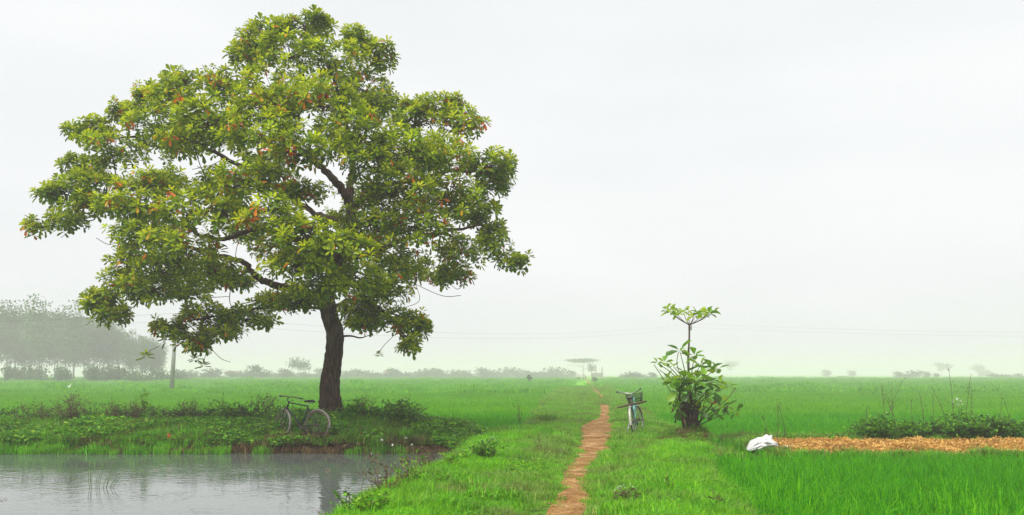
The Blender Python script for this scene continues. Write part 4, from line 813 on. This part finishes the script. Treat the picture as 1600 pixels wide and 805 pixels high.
def arc_guard(parent, R_, a0, a1, mat, wd=.055):
    V = []; n = 22; offs = ((-1, -.022), (-.6, 0), (0, .008), (.6, 0), (1, -.022))
    for k in range(n + 1):
        a = R(a0 + (a1 - a0) * k / n)
        for s in offs: V.append(((R_ + s[1]) * math.cos(a), s[0] * wd * .5, (R_ + s[1]) * math.sin(a)))
        for s in offs[::-1]: V.append(((R_ + s[1] - .004) * math.cos(a), s[0] * wd * .5, (R_ + s[1] - .004) * math.sin(a)))
    Q = [(k * 10 + j, k * 10 + (j + 1) % 10, (k + 1) * 10 + (j + 1) % 10, (k + 1) * 10 + j) for k in range(n) for j in range(10)]
    return link('mudguard', np_mesh('mudguard', V, Q, None, mat, True), parent)
def bicycle(label, loc, yaw, lean, steer, mats, kind):
    R_ = .345; root = empty('bicycle', loc, label, 'bicycle', yaw); root.rotation_mode = 'XYZ'; root.rotation_euler = (lean, 0, yaw)
    fr, rim, tyre, mg, bar = mats
    def up(o, z=R_): o.location.z += z; return o
    up(add_wheel(root, 0, R_, rim, tyre))
    o = arc_guard(root, R_ + .025, 40 if kind == 'old' else 20, 190, mg); up(o)
    bb = (.44, 0, R_ - .05); st_ = (.30, 0, .78); hd_t = (.86, 0, .90); hd_b = (.91, 0, .70); g = G()
    if kind == 'old': g.bar(st_, (.865, 0, .86), .016, .016, 9)
    else: g.tube(spline([(.36, 0, .62), (.6, 0, .60), (.885, 0, .78)], 5), .019, 9)
    g.bar(bb, (.90, 0, .73) if kind == 'old' else (.905, 0, .71), .018, .018, 9); g.bar(bb, st_, .016, .016, 9); g.bar(hd_t, hd_b, .021, .021, 9)
    for s in (-1, 1):
        g.bar((.44, s * .03, R_ - .05), (0, s * .06, R_), .010, .009, 7); g.bar((.315, s * .02, .74), (0, s * .06, R_), .009, .008, 7)
    g.bar((.44, -.06, R_ - .05), (.44, .06, R_ - .05), .026, .026, 10); g.build('frame', fr, root)
    # fork, front wheel, mudguard, bar and basket turn together
    fk = bpy.data.objects.new('steering', None); COL.objects.link(fk); fk.parent = root
    fk.location = (1.0, 0, R_); fk.rotation_euler = (0, 0, steer)
    ax = np.array((1.0, 0, R_)); f = lambda p: np.array(p) - ax
    g = G()
    for s in (-1, 1): g.tube(spline([f((.912, s * .04, .70)), f((.955, s * .05, .50)), f((1.0, s * .055, R_))], 5), np.linspace(.013, .009, 11), 7)
    g.bar(f((.915, -.045, .70)), f((.915, .045, .70)), .014, .014, 8); g.bar(f((.86, 0, .89)), f((.83, 0, .99)), .012, .012, 8); g.build('fork', fr if kind == 'old' else M['steel'], fk)
    add_wheel(fk, 0, R_, rim, tyre, tr_=.016)
    arc_guard(fk, R_ + .022, -15 if kind != 'old' else 60, 150, mg) if kind != 'old' else arc_guard(fk, R_ + .022, 85, 215, mg)
    g = G()
    if kind == 'old': hb = [f((.66, .29, .965)), f((.78, .27, .985)), f((.86, .15, 1.0)), f((.83, 0, .985)), f((.86, -.15, 1.0)), f((.78, -.27, .985)), f((.66, -.29, .965))]
    else: hb = [f((.62, .30, 1.07)), f((.72, .285, 1.08)), f((.82, .16, 1.03)), f((.83, 0, .99)), f((.82, -.16, 1.03)), f((.72, -.285, 1.08)), f((.62, -.30, 1.07))]
    q = spline(hb, 6); g.tube(q, .014, 8)
    hbo = g.build('handlebar', bar, fk)
    for e, d in ((q[:7], 1), (q[-7:], -1)): G().tube(e, .017, 8).build('grip', M['black_vinyl'], hbo)
    for s in (1, -1):
        g = G(); a = np.array(hb[1 if s > 0 else 5]); g.tube([a + (.05, -.02 * s, -.01), a + (.0, .0, -.05), a + (-.06, .01 * s, -.06)], .006, 5); g.build('brake_lever', M['steel'], hbo)
    # saddle, rack, cranks, stand
    g = G(); g.bar((.30, 0, .76), (.285, 0, .87), .013, .013, 8); g.build('seat_post', M['steel'], root)
    V = []; prof = [(-.14, .075, .0), (-.11, .10, .015), (-.05, .10, .012), (.02, .06, .006), (.09, .028, .006), (.13, .018, -.004)]
    for (x, wd, z) in prof:
        for k in range(10):
            a = 2 * math.pi * k / 10; V.append((.285 + x, wd * math.cos(a), .90 + z + (.032 if math.sin(a) < 0 else .020) * math.sin(a)))
    Q = [(j * 10 + k, j * 10 + (k + 1) % 10, (j + 1) * 10 + (k + 1) % 10, (j + 1) * 10 + k) for j in range(5) for k in range(10)]
    V += [(.285 - .14, 0, .90), (.285 + .13, 0, .896)]; T = [(60, (k + 1) % 10, k) for k in range(10)] + [(61, 50 + k, 50 + (k + 1) % 10) for k in range(10)]
    so_ = link('saddle', np_mesh('saddle', V, Q, T, M['black_vinyl'], True), root)
    g = G()
    for s in (-1, 1): g.ring((.285 - .07, s * .05, .85), (0, 0, 1), .02, .006, 10, 4); g.ring((.285 - .07, s * .05, .865), (0, 0, 1), .02, .006, 10, 4)
    g.build('saddle_spring', M['steel'], so_)
    g = G(); g.ring((.44, -.05, R_ - .05), (0, 1, 0), .085, .006, 24, 5)
    for k in range(5): a = k * 1.2566; g.bar((.44, -.05, R_ - .05), (.44 + .085 * math.cos(a), -.05, R_ - .05 + .085 * math.sin(a)), .006, .006, 4)
    g.build('chainring', M['rust_steel'], root)
    for s, a in ((-1, R(12)), (1, R(192))):
        e = (.44 + .17 * math.cos(a), s * .075, R_ - .05 + .17 * math.sin(a)); g = G(); g.bar((.44, s * .07, R_ - .05), e, .010, .008, 6); co = g.build('crank', M['rust_steel'], root)
        g = G(); g.box((e[0], e[1] + s * .05, e[2]), (.08, .09, .022)); g.build('pedal', M['rubber'], co, False)
    g = G(); g.tube([(.44, -.05, R_ + .033), (0, -.05, R_ + .03), (-.03, -.05, R_), (0, -.05, R_ - .03), (.44, -.05, R_ - .135)], .005, 4); g.build('chain', M['rust_steel'], root)
    if kind == 'old':
        g = G(); g.bar((0, .07, R_), (.02, .16, .02), .008, .008, 6); g.build('kickstand', M['rust_steel'], root)
    else:
        g = G()
        for s in (-1, 1):
            g.bar((.24, s * .06, .73), (-.22, s * .06, .74), .006, .006, 5); g.bar((-.14, s * .06, .735), (0, s * .07, R_), .005, .005, 5)
        for x in (.22, .12, .0, -.1, -.22): g.bar((x, -.06, .735), (x, .06, .735), .005, .005, 5)
        for y in (-.025, .025): g.bar((.24, y, .74), (-.22, y, .74), .004, .004, 5)
        g.build('rear_rack', M['dark_metal'], root)
        g = G(); g.bar((.02, .07, R_), (-.05, .22, .0), .009, .009, 6); g.build('kickstand', M['steel'], root)
        # wire basket ahead of the bar
        g = G(); x0, x1, b0, b1, zt, zb = 1.02, 1.27, 1.05, 1.23, .98, .72
        for z, xa, xb, hw in ((zt, x0, x1, .18), ((zt + zb) / 2, (x0 + b0) / 2, (x1 + b1) / 2, .16), (zb, b0, b1, .135)):
            c = [f((xa - .12, -hw, z)), f((xb - .12, -hw, z)), f((xb - .12, hw, z)), f((xa - .12, hw, z))]
            for k in range(4): g.bar(c[k], c[(k + 1) % 4], .005, .005, 5)
        for k in range(15):
            y = -1 + 2 * k / 14
            for (xt, xb) in ((x0, b0), (x1, b1)): g.bar(f((xt - .12, y * .18, zt)), f((xb - .12, y * .135, zb)), .0028, .0028, 4)
        for k in range(11):
            x = k / 10
            for s in (-1, 1): g.bar(f((x0 + (x1 - x0) * x - .12, s * .18, zt)), f((b0 + (b1 - b0) * x - .12, s * .135, zb)), .0028, .0028, 4)
            g.bar(f((b0 + (b1 - b0) * x - .12, -.135, zb)), f((b0 + (b1 - b0) * x - .12, .135, zb)), .0028, .0028, 4)
        for k in range(7):
            z = zb + (zt - zb) * k / 7; t_ = k / 7; hw = .135 + .045 * t_; xa, xb = b0 + (x0 - b0) * t_, b1 + (x1 - b1) * t_
            c = [f((xa - .12, -hw, z)), f((xb - .12, -hw, z)), f((xb - .12, hw, z)), f((xa - .12, hw, z))]
            for j in range(4): g.bar(c[j], c[(j + 1) % 4], .0025, .0025, 4)
        g.build('basket', M['dark_metal'], fk)
    for ch in list(fk.children):          # fork, front wheel, bar and basket are parts of the bicycle itself
        mw = fk.matrix_basis @ ch.matrix_basis; ch.parent = root; ch.matrix_basis = mw
    bpy.data.objects.remove(fk)
    return root
b1 = on(494, 22.6)
bicycle('old black bicycle leaning on the mound beside the big tree', (b1[0], b1[1], b1[2] + .0), R(180 - 24), R(7), R(-22), (M['dark_metal'], M['rust_steel'], M['worn_rubber'], plain('old_guard', (.20, .185, .16), .5, .2), M['rust_steel']), 'old').scale = (1.08, 1.08, 1.08)
b2 = on(992, 22.9)
bicycle('mint green bicycle with basket parked beside the dirt path', (b2[0], b2[1], b2[2] + .0), R(90 - 15), R(-9), R(-12), (M['mint'], M['steel'], M['rubber'], M['mud_metal'], M['steel']), 'lady').scale = (1.1, 1.1, 1.1)
g = G(); q = spline([(*at(965, 637, 22.55), .016), (*at(985, 632.5, 22.75), .026), (*at(1000, 629.5, 22.95), .030), (*at(1010, 627, 23.1), .022)], 4); g.tube(q, q[:, 3], 7, .06)
tag(g.build('wooden_pole', M['wood']), 'dark wooden pole laid across the rear rack of the mint bicycle', 'pole')

# ------------------------------------------------------------------ far things in the mist
def crown_leaves(n, c, rad, size, clumps):
    P = []
    cc = [np.array(c) + np.array(rad) * unit(rng.standard_normal(3)) * (.3 + .65 * rng.random()) for _ in range(clumps)]
    for k in range(n):
        q = cc[k % clumps]; P.append(q + np.array(rad) * .29 * rng.standard_normal(3).clip(-1.5, 1.5))
    P = np.array(P); return P, rng.standard_normal((n, 3)), rng.standard_normal((n, 3)) + (0, 0, .6), size * (.6 + .8 * rng.random(n)), size * .6 * (.6 + .8 * rng.random(n))
def far_tree_meshes(h, cw, bare, nleaf=900, size=.55, nclump=14, trunks=1, flat=1.0):
    g = G()
    for k in range(trunks):
        x = (k - (trunks - 1) / 2) * .5; q = spline([(x, 0, -.3), (x + .15 * rng.standard_normal(), .1 * rng.standard_normal(), h * .35), (x + .25 * rng.standard_normal(), .2 * rng.standard_normal(), h * .8)], 5); g.tube(q, np.linspace(h * .009 + .03, .03, len(q)), 6)
        for j in range(5):
            i = rng.integers(5, len(q)); e = q[i] + np.array((cw * .33 * rng.standard_normal(), cw * .3 * rng.standard_normal(), h * .12 * rng.random())); g.tube([q[i], (q[i] + e) / 2 + (0, 0, .2), e], [.05, .035, .02], 4)
    V, Q = leaf_arrays(*crown_leaves(nleaf, (0, 0, h * (bare + (1 - bare) * .52)), (cw * .5, cw * .45, h * (1 - bare) * .5 * flat), size, nclump), .2, .1, 'oval')
    return [('trunk', g.mesh('trunk', M['far_bark'])), ('crown', np_mesh('crown', V, Q, None, M['far_leaf'], False, np.repeat(rng.random(nleaf), 6)))]
kinds = [far_tree_meshes(12.5, 5.6, .27, 3400, .38, 26), far_tree_meshes(11, 5.0, .32, 2800, .36, 22), far_tree_meshes(13.5, 6.0, .30, 3600, .38, 28), far_tree_meshes(9, 4.4, .30, 2200, .34, 20)]
def fplace(name, px, Y, parts, label, cat, group=None, s=1.0, z=-.05):
    r = empty(name, ((px - CX) / FPX * Y, Y, FIELD_Z), label, cat, rng.random() * 6.28, group); r.scale = (s, s, s)
    for n_, me in parts: link(n_, me, r)
    return r
kt = ['tall slender tree with a high crown in the misty grove', 'thin tree with a bare lower trunk in the misty grove', 'tallest broad crowned tree in the misty grove', 'shorter leafy tree in the misty grove']
grove = []
for px in np.arange(-70, 258, 9.5):
    top = float(np.interp(px, [-70, 20, 60, 100, 140, 170, 200, 235, 262], [.95, .97, 1.0, 1.0, .95, .86, .76, .62, .55])); grove.append((px + 5 * rng.standard_normal(), 265 + 12 * rng.standard_normal(), top * (.92 + .12 * rng.random())))
for i, (px, Y, s) in enumerate(grove):
    k = (0, 2, 1, 0, 3, 2, 1, 0)[i % 8] if px < 190 else (3, 1)[i % 2]
    fplace('grove_tree', px, Y, kinds[k], kt[k], 'tree', 'trees of the misty grove', s * (1.50 + .25 * rng.random()) * (1.0 if k != 3 else 1.15))
ub = [('foliage', None)]
def far_bush_mesh(wd, h, n, size=.4):
    V, Q = leaf_arrays(*crown_leaves(n, (0, 0, h * .42), (wd * .5, wd * .3, h * .5), size, 9), .2, .1, 'oval'); return np_mesh('far_bush', V, Q, None, M['far_leaf'], False, np.repeat(rng.random(n), 6))
fb = [far_bush_mesh(5, 2.2, 420), far_bush_mesh(7, 2.8, 560, .5), far_bush_mesh(4, 3.4, 420, .45), far_bush_mesh(9, 2.0, 560, .5)]
for px in np.arange(-40, 270, 15):
    o = link('grove_bush', fb[rng.integers(0, 4)]); o.location = ((px - CX) / FPX * 190, 190 + 6 * rng.standard_normal(), FIELD_Z - .1); o.scale = (1.0, 1.0, 1.0 + .3 * rng.random()); o.rotation_euler = (0, 0, .4 * rng.standard_normal())
    tag(o, 'hazy low bush at the foot of the grove trees', 'bush', 'bushes under the misty grove')
for px in np.arange(262, 900, 14):
    Y = float(np.interp(px, [262, 500, 900], [290, 370, 450])) + 10 * rng.standard_normal(); o = link('far_bush', fb[rng.integers(0, 4)]); s = Y / 200 * (.75 + .4 * rng.random())
    o.location = ((px - CX) / FPX * Y, Y, FIELD_Z - .1); o.scale = (s, s, s * .75); o.rotation_euler = (0, 0, .5 * rng.standard_normal())
    tag(o, 'hazy bush in the tree line beyond the paddies behind the big tree', 'bush', 'bushes of the misty tree line')
for px, Y, s in ((1402, 400, 1.3), (1425, 395, 1.5), (1446, 400, 1.3), (1462, 405, 1.0), (1552, 400, 1.2), (1575, 400, 1.3), (1592, 405, 1.2), (985, 340, 1.2), (1003, 340, 1.5), (1018, 342, 1.1), (1290, 590, 2.0), (1330, 600, 1.8)):
    o = link('far_bush', fb[(int(px)) % 4]); o.location = ((px - CX) / FPX * Y, Y, FIELD_Z - .1); o.scale = (s, s, s * .8); tag(o, 'faint bush mound on the misty edge beyond the open paddy', 'bush', 'bush mounds beyond the open paddy')
small = far_tree_meshes(6.5, 7, .55, 500, .6, 10); flatc = far_tree_meshes(8.5, 14, .72, 1300, .6, 26, 2, .55)
fplace('far_tree', 400, 290, small, 'small hazy tree with a gapped crown above the misty tree line', 'tree', None, .72)
fplace('far_tree', 466, 330, far_tree_meshes(7.5, 8, .45, 800, .6, 14), 'hazy spreading tree beside the trunk of the big tree', 'tree', None, 1.0)
fplace('umbrella_tree', 911, 460, flatc, 'faint flat topped umbrella tree at the far end of the path', 'tree', None, 1.18)
fplace('far_tree', 924, 460, far_tree_meshes(6, 4, .3, 400, .5, 8), 'faint small tree touching the umbrella tree', 'tree', None, 1.3)
fplace('lone_sapling', 827, 150, far_tree_meshes(1.75, 1.2, .5, 90, .28, 5), 'small lone sapling standing in the misty paddy', 'sapling')
fplace('far_tree', 1472, 720, far_tree_meshes(6.5, 7, .3, 600, .6, 9), 'faint round tree beyond the open paddy', 'tree', None, 1.7)
fplace('far_tree', 1528, 720, far_tree_meshes(6, 7, .3, 600, .6, 9), 'faint tree below the spires of the far building', 'tree', None, 1.6)
fplace('far_tree', 1142, 760, far_tree_meshes(9, 7, .4, 500, .7, 9), 'very faint tree beyond the young tree', 'tree', None, 1.6)
o = link('path_bush', fb[2]); o.location = ((928 - CX) / FPX * 170, 170, -.05); o.scale = (.35, .35, .35); tag(o, 'small hazy bush beside the path before the umbrella tree', 'bush')
# house, kiln chimneys, spired building, egret, pole, cables
def house(px, Y, wd, dp, h, label):
    r = empty('farmhouse', ((px - CX) / FPX * Y, Y, FIELD_Z), label, 'house', .15)
    G().box((0, 0, h / 2), (wd, dp, h)).build('wall', M['white_wall'], r, False)
    V = [(-wd * .55, -dp * .6, h), (wd * .55, -dp * .6, h), (wd * .55, dp * .6, h), (-wd * .55, dp * .6, h), (-wd * .55, 0, h + 1.6), (wd * .55, 0, h + 1.6)]
    link('roof', np_mesh('roof', V, [(0, 1, 5, 4), (2, 3, 4, 5), (0, 3, 2, 1)], [(0, 4, 3), (1, 2, 5)], M['roof_tile']), r)
    G().box((wd * .2, -dp * .5 - .02, 1.0), (1.0, .08, 2.0)).build('door', M['wood'], r, False)
    for x in (-.28, -.02): G().box((wd * x, -dp * .5 - .02, 1.5), (.9, .08, 1.0)).build('window', M['dark_metal'], r, False)
house(362, 380, 5, 4, 1.6, 'low white farmhouse with a brown roof in the misty tree line')
house(604, 390, 2.4, 2, 1.6, 'tiny white hut in the mist beyond the tree trunk')
cg = empty('spired_building', ((1540 - CX) / FPX * 700, 700, FIELD_Z), 'faint building with thin spires beyond the open paddy', 'building')
G().box((0, 0, 1.4), (9, 5, 2.8)).build('wall', M['far_bark'], cg, False)
V = [(-5, -3, 2.8), (5, -3, 2.8), (5, 3, 2.8), (-5, 3, 2.8), (-2, 0, 4.6), (2, 0, 4.6)]
link('roof', np_mesh('roof', V, [(0, 1, 5, 4), (2, 3, 4, 5), (0, 3, 2, 1)], [(0, 4, 3), (1, 2, 5)], M['far_bark']), cg)
for x, h in ((-1.8, 5.6), (.2, 6.4), (2.6, 5.8)): G().bar((x, 0, 2.8), (x, 0, h), .35, .06, 8).build('spire', M['far_bark'], cg)
kb = empty('brick_kiln', ((936 - CX) / FPX * 470, 470, FIELD_Z), 'faint kiln with two thin chimneys beside the umbrella tree', 'kiln')
G().box((-1, 0, 1.2), (6, 4, 2.4)).build('body', M['far_bark'], kb, False)
for x, h in ((-1.6, 5.6), (1.6, 5.4)): G().bar((x, 0, 0), (x, 0, h), .35, .28, 8).build('chimney', M['far_bark'], kb)
ct = empty('cart', ((909 - CX) / FPX * 240, 240, -.02), 'small pale cart standing on the path below the umbrella tree', 'cart', .3)
g = G(); g.box((0, 0, .85), (1.7, 2.2, .5)); g.box((0, .3, 1.3), (1.5, 1.2, .5)); g.build('body', M['mud_metal'], ct, False)
for x in (-.8, .8):
    for y in (-.7, .7): G().ring((x, y, .3), (1, 0, 0), .24, .07, 16, 6).build('wheel', M['rubber'], ct)
eg = empty('egret', ((108 - CX) / FPX * 92, 92, -.07), 'white egret standing in the misty rice', 'egret')
g = G(); q = spline([(-.22, 0, .24, .02), (-.10, 0, .30, .085), (.06, 0, .36, .095), (.14, 0, .46, .04), (.12, 0, .56, .026), (.17, 0, .62, .03), (.21, 0, .62, .022), (.33, 0, .60, .004)], 5); g.tube(q, q[:, 3], 8)
for s in (-1, 1): g.bar((0, s * .03, .28), (0, s * .04, -.2), .012, .01, 5)
g.build('body', M['feather'], eg)
def pole(px, Y, h, label, lean=0):
    r = empty('utility_pole', ((px - CX) / FPX * Y, Y, FIELD_Z), label, 'pole')
    G().tube([(0, 0, -.3), (lean, 0, h)], [.27, .16], 10).build('post', M['concrete'], r)
    G().box((lean + .35, 0, h - .9), (.5, .35, 1.1)).build('transformer', M['far_bark'], r, False)
    ca = G().box((lean, 0, h - .25), (.12, 1.6, .12)).build('crossarm', M['far_bark'], r, False)
    for y in (-.7, 0, .7): G().blob((lean, y, h - .06), np.array((.06, .06, .13)), 8, 5).build('insulator', M['white_wall'], ca)
    return np.array(((px - CX) / FPX * Y + lean, Y, FIELD_Z + h))
tA = pole(268, 97, 8.5, 'grey concrete utility pole standing in the paddy before the grove', .5)
tB = pole(1076.5, 190, 12.6, 'thin utility pole almost hidden behind the stem of the young tree')
tC = np.array((150.0, 165.0, 9.5)); tZ = np.array((-110.0, 118, 8.6))
def cable(a, b, y0, dz, sag, label):
    a = a + np.array((0, y0, dz)); b = b + np.array((0, y0, dz)); t = np.linspace(0, 1, 40)[:, None]; q = a + (b - a) * t; q[:, 2] -= (sag * 4 * t * (1 - t))[:, 0]
    tag(G().tube(q, .009, 4).build('power_line', M['cable']), label, 'cable')
for y0, dz, nm in ((-.7, -.05, 'upper'), (.7, -.75, 'lower')):
    cable(tA, tB, y0, dz, 2.2, nm + ' power line hanging in the mist between the concrete pole and the young tree')
    cable(tB, tC, y0, dz, 1.0, nm + ' power line running in the mist above the open paddy')
    cable(tZ, tA, y0, dz, .8, nm + ' power line passing over the misty grove to the concrete pole')

# ------------------------------------------------------------------ haze
m, t, o = newmat('haze'); v = t.nodes.new('ShaderNodeVolumePrincipled'); v.inputs['Color'].default_value = (.99, .915, .99, 1); v.inputs['Density'].default_value = HAZE_DENSITY
t.links.new(v.outputs[0], o.inputs['Volume'])
hz = G().box((0, 730, 6.5), (3100, 1620, 17)).build('haze', m, None, False); tag(hz, 'pale mist lying over the whole plain', 'mist', None, 'stuff')
print('rosettes', nr, 'objects', len(bpy.data.objects))
